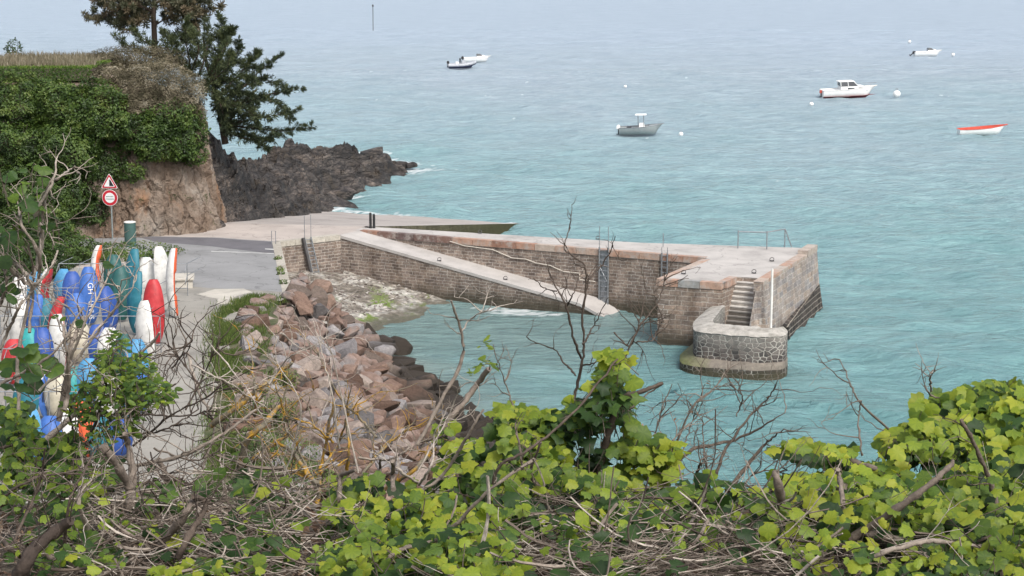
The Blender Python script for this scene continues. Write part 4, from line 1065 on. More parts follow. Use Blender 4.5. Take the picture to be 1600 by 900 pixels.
g = Geo(); g.add([(0.0, -.076, zt - .15), (.26, -.076, zt - .15), (.05, -.076, zt + .22), (.0, -.076, zt + .18)], [[0, 1, 2, 3]]); g.build('pictogram', M['black'], tri)
# green cylinder post
P = W(204, 385, ZQ)
gp = empty('utility_post', tuple(P), 'stout green cylindrical post with a white cap beside the road sign', 'post')
Geo().lathe([(.31, 0), (.31, 1.28), (.29, 1.3)], 24).build('drum', m_plain('green_drum', (.045, .10, .09), .6, 0, .2), gp, smooth=False)
Geo().lathe([(.30, 1.3), (.32, 1.305), (.32, 1.34), (.28, 1.36), (.02, 1.37)], 24).build('cap', M['white_paint'], gp)
# concrete slab by the racks
P = W(284, 447, ZQ); g = Geo(); g.box((0, 0, .22), (1.05, 1.5, .42)); g.box((0, 0, .45), (1.2, 1.7, .07)); o = g.build('concrete_block', M['path_pale']); o.location = tuple(P); o.rotation_euler = (0, 0, .15)
tag(o, 'low pale concrete block standing at the right end of the kayak rack', 'concrete block')
# moss tufts on the kerb are built with the plants

# ---- kayaks and racks
def kayak_rings(L, Wd, D, part):
    n = 22; Rg = []
    for k in range(n):
        t = k / (n - 1); z = L * t
        f = max(0.02, (math.sin(math.pi * min(1, max(0, 0.03 + t * .94)))) ** 0.42)
        w = Wd / 2 * f; rock = 0.14 * (2 * t - 1) ** 2 * (1 if True else 0)
        d = D * (0.35 + .65 * f)
        if part == 'hull': prof = [(math.cos(a) * w, -rock + .0 + math.sin(a) * d * .62) for a in np.linspace(0, math.pi, 9)]
        else: prof = [(math.cos(a) * w * 1.0, -rock + math.sin(a) * d * .38 * (0.6 if .3 < t < .65 else 1)) for a in np.linspace(0, -math.pi, 9)]
        Rg.append([(x, y, z) for x, y in prof])
    return np.array(Rg)
def kmat(name, c): 
    q = N(name); p_ = q.pos(obj=True)
    cc = q.ramp(q.noise(p_, 2.2, 7, .7), [(.28, tuple(x * .62 for x in c)), (.5, c), (.75, tuple(min(.9, x * 1.15 + .03) for x in c))])
    scr = q.rng(q.noise(q.pos((9, 9, .7), obj=True), 3.0, 5, .7), .60, .68, 0, .5)
    cc = q.mix(scr, cc, tuple(min(.8, x + .12) for x in c))
    q.set(Base_Color=cc, Roughness=0.5); q.b.inputs['Specular IOR Level'].default_value = .35; return q.m
KM = {'white': kmat('kayak_white', (.62, .61, .58)), 'orange': kmat('kayak_orange', (.60, .10, .035)), 'red': kmat('kayak_red', (.42, .03, .035)), 'teal': kmat('kayak_teal', (.02, .15, .20)),
      'blue': kmat('kayak_blue', (.045, .13, .40)), 'lblue': kmat('kayak_light_blue', (.07, .25, .44)), 'green': kmat('kayak_dark_green', (.018, .09, .085)), 'beige': kmat('kayak_beige', (.50, .46, .36)), 'turq': kmat('kayak_turquoise', (.03, .28, .28)), 'navy': kmat('kayak_royal_blue', (.03, .08, .30))}
def kayak(xt, yt, xb, yb, yaw, hullc, deckc, lab, wid=.9, seat=True, L=None):
    Y0 = W(xb, yb, ZQ + .12)[1]; B_ = W(xb, yb, ZQ + .12)
    T_ = WY(xt, yt, Y0 + .25); h = T_[2] - B_[2]; L = h if L is None else L
    e = empty('kayak', tuple(B_), lab, 'kayak', 'kayaks stored upright in the racks')
    dx = T_[0] - B_[0]
    e.rotation_mode = 'QUATERNION'
    dvec = Vector((dx, .3, h)).normalized()
    e.rotation_quaternion = dvec.to_track_quat('Z', 'Y') @ Matrix.Rotation(R(yaw + 180) - (Vector((0, 0, 1)).angle(dvec) * 0), 4, 'Z').to_quaternion()
    L = Vector((dx, .25, h)).length
    D = .46
    Geo().rings(kayak_rings(L, wid, D, 'hull'), closed=False).build('hull', KM[hullc], e, smooth=True)
    dk = Geo().rings(kayak_rings(L, wid, D, 'deck')[:, :], closed=False); dk.build('deck', KM[deckc], e, smooth=True)
    if seat:
        g = Geo(); th = np.linspace(0, 2 * np.pi, 20); g.tube(np.stack([.21 * np.cos(th), 0 * th - .10, L * .46 + .42 * np.sin(th)], 1), .022, 5); g.build('coaming', M['black'], e)
        g = Geo(); a = np.stack([.20 * np.cos(th[:-1]), 0 * th[:-1] - .095, L * .46 + .40 * np.sin(th[:-1])], 1); g.add(a, [list(range(len(a)))]); g.build('cockpit', M['black'], e)
    g = Geo(); 
    for z in (.12, L - .12): tq = np.linspace(0, np.pi, 7); g.tube(np.stack([.07 * np.cos(tq), -.05 - .09 * np.sin(tq) , 0 * tq + z], 1), .012, 4)
    g.build('handle', M['rope'], e)
    return e, L
K = [ # top px, bottom px, yaw (deck turned), hull, deck, label
 (250, 385, 258, 484, 200, 'white', 'white', 'all white kayak with a rounded tip beside the tall orange decked one'),
 (268, 388, 270, 493, 106, 'white', 'orange', 'tall kayak with white hull and bright orange deck at the right end of the rack', .75, False),
 (238, 437, 242, 537, 165, 'red', 'red', 'scuffed red kayak standing in front of the tall white pair'),
 (222, 470, 232, 566, 108, 'white', 'green', 'kayak with white hull and dark green deck leaning right of centre'),
 (207, 389, 208, 480, 140, 'teal', 'teal', 'teal blue kayak with a squared tip at the back of the rack'),
 (188, 415, 190, 500, 190, 'green', 'green', 'dark green kayak between the blue ones and the teal ones'),
 (212, 424, 210, 520, 150, 'teal', 'teal', 'teal kayak with a slanting tip just left of the scuffed red one'),
 (138, 417, 142, 505, 190, 'blue', 'blue', 'bright blue kayak with white lettering down its hull'),
 (166, 447, 175, 520, 200, 'navy', 'blue', 'royal blue kayak right of the lettered one'),
 (152, 383, 150, 440, 106, 'white', 'orange', 'white and orange kayak tip rising at the very back', .6, False),
 (97, 420, 96, 476, 160, 'lblue', 'blue', 'blue kayak standing alone between the rails at back left'),
 (74, 419, 66, 480, 118, 'white', 'red', 'white kayak with a thin red deck edge at back left'),
 (55, 424, 50, 470, 190, 'lblue', 'lblue', 'light blue kayak at the back left, mostly behind the white one'),
 (56, 460, 50, 545, 185, 'blue', 'navy', 'blue kayak left of the dark red one'),
 (92, 463, 80, 550, 150, 'red', 'red', 'dark red kayak with a pointed tip on the left of the rack'),
 (86, 491, 92, 572, 122, 'white', 'red', 'white kayak with a reddish deck in front of the dark red one'),
 (122, 500, 124, 565, 180, 'beige', 'beige', 'cream kayak seen between twigs left of centre'),
 (152, 507, 158, 580, 190, 'navy', 'navy', 'short royal blue kayak in the third row below the lettered one'),
 (190, 522, 186, 596, 160, 'green', 'turq', 'green kayak in the third row behind the bright leaves'),
 (42, 513, 46, 590, 150, 'turq', 'teal', 'turquoise kayak at the far left of the third row'),
 (212, 530, 214, 605, 175, 'lblue', 'blue', 'light blue kayak in the third row at the right'),
 (218, 586, 214, 645, 180, 'blue', 'blue', 'blue kayak in the nearest row at the right end'),
 (198, 590, 196, 650, 180, 'teal', 'teal', 'teal kayak in the nearest row, left of the blue end one'),
 (112, 572, 100, 640, 210, 'turq', 'turq', 'broad turquoise kayak behind the leafy shrub'),
 (66, 583, 62, 650, 108, 'white', 'blue', 'kayak with white hull and blue deck at left of the nearest row'),
 (128, 628, 130, 715, 180, 'orange', 'orange', 'orange kayak low down behind the shrub leaves'),
 (104, 638, 100, 720, 180, 'white', 'white', 'plain white kayak next to the orange one, low behind the leaves'),
 (184, 655, 186, 712, 180, 'navy', 'navy', 'royal blue kayak nearest the viewer beside the path'),
 (45, 640, 44, 730, 170, 'lblue', 'white', 'pale blue kayak lowest down at the left behind the ivy'),
 (112, 424, 114, 490, 185, 'navy', 'blue', 'royal blue kayak just left of the lettered one at the back'),
 (30, 430, 26, 490, 180, 'white', 'white', 'white kayak farthest left at the back rack'),
 (176, 398, 178, 470, 175, 'green', 'teal', 'dark green kayak tip at the back between the orange tip and the teal one'),
 (228, 402, 228, 480, 190, 'white', 'lblue', 'slim white kayak at the back between the teal one and the tall white one'),
 (30, 462, 26, 545, 170, 'white', 'blue', 'white kayak left of the blue one in the second row'),
 (70, 466, 68, 545, 190, 'teal', 'teal', 'teal kayak squeezed between the blue and the dark red ones'),
 (118, 458, 120, 535, 180, 'blue', 'blue', 'blue kayak right of the dark red one in the second row'),
 (64, 512, 66, 590, 180, 'navy', 'navy', 'royal blue kayak in the third row left of the white and red one'),
 (170, 512, 170, 590, 185, 'white', 'teal', 'white kayak in the third row between the royal blue and the green ones'),
 (20, 530, 22, 600, 180, 'red', 'red', 'red kayak at the far left of the third row'),
 (136, 560, 136, 640, 175, 'lblue', 'blue', 'light blue kayak in the fourth row beside the broad turquoise one'),
 (88, 580, 86, 650, 180, 'beige', 'beige', 'cream kayak in the fourth row between the white and the turquoise ones'),
 (170, 590, 168, 655, 185, 'white', 'white', 'white kayak in the fourth row behind the leafy shrub'),
 (40, 590, 40, 660, 180, 'teal', 'teal', 'teal kayak at the left of the fourth row'),
 (152, 650, 154, 715, 180, 'teal', 'teal', 'teal kayak in the nearest row between the orange and royal blue ones'),
 (76, 650, 76, 725, 180, 'blue', 'blue', 'blue kayak in the nearest row left of the plain white one'),
]
for k in K:
    e, L = kayak(*k)
    if 'lettering' in k[7]:
        dirn = Vector((0, 0, 1))
        g = Geo()
        text_mesh('GH', .34, 'lettering', M['sign_white'], e, (.02, .292, L * .62), (R(90), R(90), R(180)))
        text_mesh('SPIRIT'[0:0] + 'UNUS', .30, 'lettering', M['sign_white'], e, (.02, .285, L * .24), (R(90), R(90), R(180)))
def rack(row, xl, xr, ytop, lab):
    P = W(xl, ytop, ZQ + 1.5); Q_ = W(xr, ytop, ZQ + 1.5); Y = (P[1] + Q_[1]) / 2
    e = empty('kayak_rack', (P[0], Y, ZQ), lab, 'rack', 'tubular kayak racks'); L = Q_[0] - P[0]
    for z in (1.5, .35): Geo().tube([(0, 0, z), (L, 0, z)], .020, 6).build('rail', M['galv'], e)
    n = max(2, int(L / 1.3) + 1)
    for k in range(n):
        x = L * k / (n - 1); Geo().tube([(x, 0, 0), (x, 0, 1.52)], .022, 6).build('post', M['galv'], e)
    m = int(L / .85)
    for k in range(m + 1):
        x = L * k / m
        for z in ((1.5,) if k % 2 else (1.5, .95)):
            Geo().tube([(x, 0, z), (x - .06, -.25, z - .32), (x - .06, -.25, z - .42)][::-1] + [(x + .45, .9, z + .16)], .017, 5).build('arm', M['galv'], e)
rack(0, 92, 292, 412, 'galvanised kayak rack farthest back, its end post standing by the concrete block')
rack(1, 40, 238, 450, 'galvanised kayak rack second from the back, passing behind the scuffed red kayak')
rack(2, 0, 250, 494, 'galvanised kayak rack in the middle of the yard, in front of the scuffed red kayak')
rack(3, -30, 215, 545, 'galvanised kayak rack second from the front behind the leafy shrub')
rack(4, -60, 212, 612, 'galvanised kayak rack nearest the viewer, mostly hidden by leaves')

# ---- boulders of the sea bank
BST = {'rust': [(0.3, (0.10, 0.062, 0.045)), (0.5, (0.185, 0.118, 0.088)), (0.7, (0.26, 0.18, 0.14))],
       'pink': [(0.3, (0.13, 0.10, 0.082)), (0.5, (0.235, 0.185, 0.155)), (0.7, (0.34, 0.28, 0.24))],
       'grey': [(0.3, (0.12, 0.11, 0.107)), (0.5, (0.21, 0.195, 0.195)), (0.7, (0.32, 0.30, 0.295))],
       'dark': [(0.3, (0.03, 0.025, 0.024)), (0.5, (0.065, 0.053, 0.05)), (0.7, (0.10, 0.082, 0.075))]}
BM_ = {k: m_stone('boulder_' + k, v, 0.9, 0.88, 0.75, 0.07, rnd=0.55, wet=True, speck=.2) for k, v in BST.items()}
shapes = [rock_shape(100 + k, 16 + (k % 4) * 5, (1.0, random.uniform(.62, .9), random.uniform(.5, .72))) for k in range(16)]
protos = {}
BL_ = {('rust', 0): 'rust brown angular boulder at the top of the rock bank beside the path', ('rust', 1): 'rust brown angular boulder halfway down the rock bank', ('rust', 2): 'rust brown boulder low on the rock bank near the water',
       ('pink', 0): 'pinkish granite boulder at the top of the rock bank beside the path', ('pink', 1): 'pinkish granite boulder halfway down the rock bank', ('pink', 2): 'pinkish granite boulder low on the rock bank near the water',
       ('grey', 0): 'grey boulder at the top of the rock bank beside the path', ('grey', 1): 'grey boulder halfway down the rock bank', ('grey', 2): 'grey boulder low on the rock bank near the water',
       ('dark', 0): 'dark boulder at the top of the rock bank', ('dark', 1): 'dark boulder halfway down the rock bank', ('dark', 2): 'dark wet boulder at the waterline of the rock bank'}
br = np.random.default_rng(21)
placed = []
for _ in range(14000):
    Y = br.uniform(55, 93); t = br.uniform(-0.02, 1.12)
    c, w = (cx(Y), wx(Y))
    if Y > 86.5: c = max(c, -10.2)
    X = c + (w - c) * t
    s_b = float(np.clip(br.lognormal(-.22, .33), .42, 1.5)) * (1.0 if t < .82 else 1.3)
    if all((X - a[0]) ** 2 + (Y - a[1]) ** 2 > (0.40 * (s_b + a[2])) ** 2 for a in placed): placed.append((X, Y, s_b, t))
placed.sort(key=lambda a: -a[2] / a[1])
rest = Geo()
for k_, (X, Y, s_b, t) in enumerate(placed):
    z = 3.05 - 3.3 * t + .12 * s_b; r_ = br.uniform()
    colr = 'dark' if t > .9 + .05 * br.normal() else ('rust' if r_ < .40 else 'pink' if r_ < .70 else 'grey')
    if colr == 'dark' and t < .8: colr = 'rust'
    zone = 0 if t < .3 else 1 if t < .7 else 2
    ksh = int(br.integers(len(shapes))); q_ = s_b * 1.36
    scl = (q_ * br.uniform(.85, 1.3), q_ * br.uniform(.8, 1.1), q_ * br.uniform(.65, 1.15)); rot = (br.uniform(-.6, .6), br.uniform(-.3, .7), br.uniform(0, 6.28))
    if k_ >= 298:
        Mr = np.array((Matrix.Rotation(rot[2], 3, 'Z') @ Matrix.Rotation(rot[1], 3, 'Y') @ Matrix.Rotation(rot[0], 3, 'X')))
        rest.add((shapes[ksh][0] * np.array(scl)) @ Mr.T + np.array([X, Y, z]), shapes[ksh][1]); continue
    if (colr, ksh) not in protos: o = protos[(colr, ksh)] = Geo().add(*shapes[ksh]).build('boulder', BM_[colr])
    else: o = protos[(colr, ksh)].copy(); COL.objects.link(o)
    lb = BL_[(colr, zone)]; tag(o, lb, 'boulder', lb.replace('boulder', 'boulders'))
    o.location = (X, Y, z); o.scale = scl; o.rotation_euler = rot
print('boulders', len(placed))
if rest.n: tag(rest.build('small_stones', m_stone('bank_stones', [(0.36, (0.13, 0.08, 0.06)), (0.5, (0.24, 0.17, 0.14)), (0.64, (0.25, 0.24, 0.235))], .45, .9, .75, .07, wet=True)), 'smaller brown and grey stones packed between the boulders of the bank', 'stones', kind='stuff')

# ================================================================== PLANTS
vr = np.random.default_rng(5)
def frames(n, nrm, spin=None):
    nrm = nrm / (np.linalg.norm(nrm, axis=1)[:, None] + 1e-9)
    a = vr.normal(size=(n, 3)) if spin is None else spin
    X = np.cross(a, nrm); X /= np.linalg.norm(X, axis=1)[:, None] + 1e-9
    return X, np.cross(nrm, X), nrm
# leaf templates: stalk end at the origin, blade along +y
def fan(outline, cup=0.12, c=(0, .42)):
    V = [(c[0], c[1], 0.0)] + [(x, y, -cup * (abs(x) * 1.6 + max(0, y - .6)) + (.05 if i % 2 else -.03)) for i, (x, y) in enumerate(outline)]
    n = len(outline); return np.array(V), np.array([[0, 1 + k, 1 + (k + 1) % n] for k in range(n)])
IVY = fan([(0, .06), (.22, -.04), (.42, .06), (.40, .28), (.56, .44), (.36, .60), (.26, .84), (0, 1.0), (-.26, .84), (-.36, .60), (-.56, .44), (-.40, .28), (-.42, .06), (-.22, -.04)], .22)
IVY2 = fan([(0, .1), (.30, -.08), (.44, .18), (.60, .30), (.30, .52), (.16, .80), (0, 1.1), (-.16, .80), (-.30, .52), (-.60, .30), (-.44, .18), (-.30, -.08)], .25)
ROUND = fan([(0, 0), (.28, .06), (.44, .3), (.42, .6), (.22, .9), (0, 1.0), (-.22, .9), (-.42, .6), (-.44, .3), (-.28, .06)], .25)
OVAL = fan([(0, 0), (.17, .22), (.2, .5), (.12, .8), (0, 1.0), (-.12, .8), (-.2, .5), (-.17, .22)], .3)
DIAM = (np.array([(0, 0, 0), (.3, .5, .06), (0, 1, 0), (-.3, .5, .06)]), np.array([[0, 1, 2, 3]]))
NEED = (np.array([(-.05, 0, 0), (.05, 0, 0), (.03, 1, 0), (-.03, 1, 0)]), np.array([[0, 1, 2, 3]]))
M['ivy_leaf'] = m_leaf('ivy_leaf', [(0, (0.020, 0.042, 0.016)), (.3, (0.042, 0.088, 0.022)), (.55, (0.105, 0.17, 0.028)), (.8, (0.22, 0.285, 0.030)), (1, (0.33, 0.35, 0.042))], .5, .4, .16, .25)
M['shrub_leaf'] = m_leaf('shrub_leaf', [(0, (0.018, 0.034, 0.010)), (.4, (0.045, 0.085, 0.017)), (.75, (0.095, 0.15, 0.028)), (1, (0.14, 0.18, 0.045))], .5, .25)
M['dark_leaf'] = m_leaf('cypress_leaf', [(0, (0.016, 0.026, 0.014)), (.5, (0.042, 0.06, 0.028)), (1, (0.10, 0.12, 0.045))], .6, .1)
M['pine_leaf'] = m_leaf('pine_needles', [(0, (0.03, 0.035, 0.02)), (.5, (0.07, 0.075, 0.04)), (1, (0.16, 0.12, 0.075))], .6, .1)
M['dry_leaf'] = m_leaf('dry_twig_mass', [(0, (0.06, 0.055, 0.035)), (.35, (0.135, 0.12, 0.08)), (.7, (0.25, 0.215, 0.155)), (1, (0.34, 0.315, 0.25))], .8, .15, .15, .1)
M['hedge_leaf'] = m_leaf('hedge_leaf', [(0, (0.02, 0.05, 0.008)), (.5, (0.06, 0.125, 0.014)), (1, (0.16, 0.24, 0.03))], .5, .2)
M['grass'] = m_leaf('grass_blades', [(0, (0.04, 0.07, 0.015)), (.6, (0.10, 0.15, 0.03)), (1, (0.26, 0.23, 0.10))], .7, .2)
M['bark'] = m_bark('bark', [(0, (0.035, 0.026, 0.022)), (.35, (0.11, 0.085, 0.068)), (.7, (0.25, 0.21, 0.175)), (1, (0.42, 0.37, 0.32))])
M['lichen_bark'] = m_bark('lichened_bark', [(0, (0.10, 0.085, 0.065)), (1, (0.26, 0.23, 0.17))], 50, lichen=(0.42, 0.24, 0.035))
M['dead_leaf'] = m_leaf('dead_leaf', [(0, (0.05, 0.03, 0.022)), (.5, (0.16, 0.095, 0.06)), (1, (0.34, 0.24, 0.17))], .8, .1)

def lumpy(c, r, n, quad=(-1, .45), zlo=-1.0, lump=.32, depth=.25, seed=0):
    d = vr.normal(size=(n * 2, 3)); d /= np.linalg.norm(d, axis=1)[:, None]
    d = d[(d[:, 1] < quad[1]) & (d[:, 2] > zlo)][:n]
    rad = 1 + lump * fbm(d * 1.7 + seed * 3.1, 4) * 1.5
    P = np.array(c) + d * rad[:, None] * np.array(r) * (1 - depth * vr.uniform(0, 1, (len(d), 1)) ** 2)
    return P, d
def shrub(name, label, cat, c, r, n, size, mat, tlo=.2, thi=.8, group=None, tmpl=DIAM, seed=0, lump=.32, twigs=25, upb=.5, quad=(-1, .45), zlo=-1, tw_t=.3, depth=.25):
    c = np.array(c); e = empty(name, (c[0], c[1], c[2] - r[2]), label, cat, group); o0 = np.array(e.location)
    P, d = lumpy(c, r, n, quad, zlo, lump, depth, seed=seed)
    cl = fbm(P * 1.4 + seed, 3); t = np.clip((tlo + thi) / 2 + (thi - tlo) * (cl * 1.7 + vr.normal(size=len(P)) * .22), 0, 1)
    nr_ = d + np.array([0, 0, upb]) + vr.normal(size=P.shape) * .55
    X, Y, Z = frames(len(P), nr_)
    g = Geo().inst(*tmpl, P - o0, X, Y, Z, size * vr.uniform(.6, 1.35, len(P)), t)
    g.build('foliage', mat, e)
    g = Geo()
    for k in range(twigs):
        dd = vr.normal(size=3); dd[1] = -abs(dd[1]) * .6; dd[2] = abs(dd[2]) * .6; dd /= np.linalg.norm(dd)
        end = dd * np.array(r) * vr.uniform(.8, 1.12)
        b0 = np.array([dd[0] * r[0] * .2, 0, -r[2] * .8]); m_ = (b0 + end) / 2 + vr.normal(size=3) * .12
        g.tube(np.array([b0, m_, end]) + c - o0, [.04, .025, .008], 4, vr.uniform(tw_t - .2, tw_t + .2), cap=False)
    g.build('stems', M['bark'], e)
    return e
GV = 'shrubs and climbers covering the cliff'
for k, (x, y, Y, rx, rz_, ry, dens, tl, th, lb) in enumerate([
    (22, 160, 107, 2.0, 1.6, 1.5, 1, .25, .8, 'green shrub at the left edge just under the clipped hedge'),
    (92, 166, 107, 1.9, 1.5, 1.5, 1, .3, .85, 'bright green shrub under the right end of the clipped hedge'),
    (150, 180, 106.5, 1.9, 1.7, 1.5, 1, .25, .8, 'green shrub left of and below the dry tan bush'),
    (225, 208, 107.2, 1.7, 1.1, 1.4, 1, .15, .65, 'dark green climber directly beneath the dry tan bush'),
    (283, 212, 108, 1.4, 1.4, 1.2, 1, .2, .7, 'green climber hanging over the top right corner of the bare cliff'),
    (240, 232, 106.6, 1.0, .7, .8, .6, .25, .8, 'small tuft of creeper hanging over the middle of the bare cliff'),
    (207, 268, 106.4, .75, .5, .55, .5, .2, .7, 'small creeper patch on the cliff just right of the triangle sign'),
    (305, 240, 108.2, .7, .6, .55, .5, .2, .7, 'small creeper patch at the upper right edge of the bare cliff'),
    (25, 235, 105.5, 2.1, 1.6, 1.6, 1, .2, .7, 'dark green shrub at the left edge, halfway up the cliff'),
    (100, 240, 105.5, 1.9, 1.6, 1.6, 1, .2, .75, 'green shrub halfway up the cliff, straight above left of the road signs'),
    (165, 262, 107.2, 1.25, 1.6, 1.2, .9, .15, .65, 'dark green shrub directly behind the triangle road sign'),
    (30, 310, 104.2, 2.0, 1.6, 1.5, 1, .15, .6, 'dark green shrub at the left edge low on the cliff'),
    (98, 308, 105.0, 1.6, 1.5, 1.3, 1, .12, .6, 'dark green shrub low on the cliff left of the round sign'),
    (142, 328, 105.6, .95, .9, .8, .6, .1, .55, 'small dark shrub at the cliff foot beside the sign pole'),
    (60, 362, 100.5, 1.9, 1.3, 1.4, 1, .2, .7, 'rounded green bush at the cliff foot behind the racks'),
    (8, 385, 98, 1.8, 1.4, 1.4, 1, .1, .55, 'dark bush at the left edge behind the racks'),
    (105, 392, 96.5, 1.2, .9, 1.0, .8, .2, .7, 'lower rounded bush directly behind the back rack'),
    (52, 410, 92, 1.7, 1.2, 1.1, .9, .1, .5, 'dark bush close behind the blue kayaks at back left'),
    (10, 440, 88, 1.3, 1.3, 1.1, .9, .12, .55, 'dark bush left of the rack ends')]):
    shrub('shrub', lb, 'shrub', WY(x, y, Y), (rx, ry, rz_), int(10500 * dens * rx * rz_ / 3), .15, M['shrub_leaf'], tl, th, GV, seed=k, twigs=14, lump=.42)
for x, y, Y, r, n, lb in ((200, 390, 99, (2.6, 2.0, .42), 3600, 'low spreading green shrub around the foot of the green post'), (150, 388, 98, (1.3, 1.2, .5), 1500, 'low green shrub at the foot of the road sign'),
                          (232, 408, 93, (1.1, 1.0, .38), 1200, 'low green shrub behind the teal kayak tips')):
    shrub('shrub', lb, 'shrub', WY(x, y, Y) * [1, 1, 0] + [0, 0, ZQ + r[2] * .7], r, n, .12, M['shrub_leaf'], .35, .95, 'low shrubs beside the road', seed=x, twigs=8)
# dry bushes on the cliff top
for x, y, Y, r, n, tl, th, lb in ((246, 147, 109, (2.75, 2.1, 1.9), 36000, .1, .75, 'large rounded dry tan bush crowning the corner of the cliff'),
                                  (215, 92, 116, (3.0, 1.6, .8), 12000, .05, .5, 'low grey green scrub on the cliff top behind the tan bush'),
                                  (190, 168, 107.4, (1.4, 1.0, .9), 6000, .15, .7, 'pale dry scrub spilling left of the large tan bush'),
                                  (295, 180, 108.8, (1.0, 1.0, 1.1), 5500, .05, .55, 'brownish dry scrub at the right shoulder of the cliff')):
    shrub('dry_bush', lb, 'bush', WY(x, y, Y), r, n, .13, M['dry_leaf'], tl, th, 'dry bushes on the cliff top', tmpl=(DIAM[0] * [.45, 1.3, 1], DIAM[1]), seed=x, twigs=30, upb=.8, lump=.1, tw_t=.4, quad=(-1, 1), depth=.45)
# green flecks inside the tan bush
shrub('shrub', 'patch of green leaves growing up through the lower half of the tan bush', 'shrub', WY(262, 178, 108), (1.7, 1.6, .9), 1800, .15, M['shrub_leaf'], .3, .8, GV, seed=77, twigs=4)
# tan grass and clipped hedges
def blades(n, fx, hgt, mat, tl=.3, th=1.0, w=.02):
    P = fx(n); n = len(P)
    Z = np.tile([0, 0, 1.0], (n, 1)) + vr.normal(size=(n, 3)) * .25
    Z /= np.linalg.norm(Z, axis=1)[:, None]; a = vr.normal(size=(n, 3)); X = np.cross(Z, a); X /= np.linalg.norm(X, axis=1)[:, None]
    T = (np.array([(-1, 0, 0), (1, 0, 0), (.1, 1, .12), (-.1, 1, .12)]), np.array([[0, 1, 2, 3]]))
    V, F = T; V = V.copy(); V[:, 0] *= w / hgt
    return Geo().inst(V, F, P, X, Z, np.cross(X, Z), hgt * vr.uniform(.5, 1.3, n), vr.uniform(tl, th, n))
tag(blades(16000, lambda n: np.stack([vr.uniform(-31, -24.3, n), vr.uniform(109.5, 120, n), 11.85 + .3 * vr.uniform(size=n)], 1), .5, M['dry_leaf'], .3, .9, .03).build('dry_grass', M['dry_leaf']), 'tall dry straw coloured grass on the cliff top behind the hedge', 'grass', kind='stuff')
def hedge(x0, x1, ytop, ybot, Y, depth, lb):
    a, b = WY(x0, ytop, Y), WY(x1, ytop, Y); zb = WY(x0, ybot, Y)[2]; L = b[0] - a[0]; H_ = a[2] - zb
    e = empty('hedge', (a[0], Y, zb), lb, 'hedge'); n = int(900 * L * (H_ + depth))
    u = vr.uniform(0, L, n); top = vr.uniform(size=n) < depth / (depth + H_)
    yy = np.where(top, vr.uniform(0, depth, n), 0); zz = np.where(top, H_, vr.uniform(0, H_, n))
    P = np.stack([u, yy, zz], 1) + vr.normal(size=(n, 3)) * .035; P[:, 2] += .05 * fbm(P * 1.5, 3)
    nr_ = np.where(top[:, None], [0, 0, 1], [0, -1, 0]) + vr.normal(size=(n, 3)) * .5
    X, Yv, Z = frames(n, nr_)
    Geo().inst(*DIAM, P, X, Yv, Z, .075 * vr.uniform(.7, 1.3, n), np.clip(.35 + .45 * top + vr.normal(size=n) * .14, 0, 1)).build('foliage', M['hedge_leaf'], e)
    g = Geo(); g.box((L / 2, depth / 2, H_ / 2 - .03), (L - .08, depth - .08, H_ - .04)); g.build('branches', M['bark'], e)
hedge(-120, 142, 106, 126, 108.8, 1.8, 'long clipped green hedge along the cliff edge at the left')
shrub('dry_bush', 'low dry scrub filling the corner between the clipped hedges and the tan bush', 'bush', WY(172, 122, 109.2), (1.1, 1.0, .75), 5000, .12, M['dry_leaf'], .1, .7, 'dry bushes on the cliff top', seed=9, twigs=10)
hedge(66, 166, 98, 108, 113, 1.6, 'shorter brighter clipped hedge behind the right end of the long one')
# small dark conifer tip on the skyline at far left
shrub('shrub', 'small dark bush poking above the straw grass on the cliff top', 'shrub', WY(22, 77, 121), (.5, .5, .6), 300, .16, M['shrub_leaf'], .1, .4, seed=3, twigs=4)

# ---- cypress and pine
def tuftbranch(gf, gs, pts, n, tl, spread, size, r0=.06, r1=.015, tlo=.2, thi=.8, per=34):
    C_ = spline(pts, max(8, n)); gs.tube(C_, np.linspace(r0, r1, len(C_)), 5, .15, cap=False)
    T = np.gradient(C_, axis=0); T /= np.linalg.norm(T, axis=1)[:, None]
    Ps, Ds, Ts = [], [], []
    for k in range(len(C_)):
        f = k / (len(C_) - 1)
        for _ in range(3):
            d = T[k] * .9 + vr.normal(size=3) * np.array([.8, .8, .45]) + [0, 0, .12]; d /= np.linalg.norm(d)
            L = tl * vr.uniform(.5, 1.1) * (1.15 - .75 * f) * min(1, .35 + f * 2)
            tb = vr.uniform(tlo, thi); q_ = np.linspace(0.1, 1, per)[:, None]
            Ps.append(C_[k] + d * L * q_ + vr.normal(size=(per, 3)) * spread * (1.1 - q_)); Ds.append(np.tile(d, (per, 1)) + vr.normal(size=(per, 3)) * .55); Ts.append(np.clip(tb + vr.normal(size=per) * .15, 0, 1))
    P, D, Tt = np.concatenate(Ps), np.concatenate(Ds), np.concatenate(Ts)
    D /= np.linalg.norm(D, axis=1)[:, None]; X = np.cross(D, vr.normal(size=P.shape)); X /= np.linalg.norm(X, axis=1)[:, None]
    gf.inst(DIAM[0] * [.36, 1.1, 1], DIAM[1], P, X, D, np.cross(X, D), size * vr.uniform(.6, 1.3, len(P)), Tt)
cy0 = WY(352, 222, 117.5)
e = empty('cypress', tuple(cy0), 'dark wind-swept cypress with ragged spiky branches reaching out over the sea', 'tree')
def bp(lst, Yb=118): return [WY(x, y, Yb + dy) - cy0 for x, y, dy in lst]
gf, gs = Geo(), Geo()
gt = Geo(); gt.tube(spline(bp([(352, 225, 0), (345, 185, 0), (335, 140, 0), (322, 95, .3), (318, 60, .5)]), 20), np.linspace(.22, .06, 20), 8, .2); gt.tube(spline(bp([(350, 200, 0), (375, 165, -.3), (400, 140, -.6)]), 10), np.linspace(.14, .05, 10), 6, .2)
gt.build('trunk', M['bark'], e)
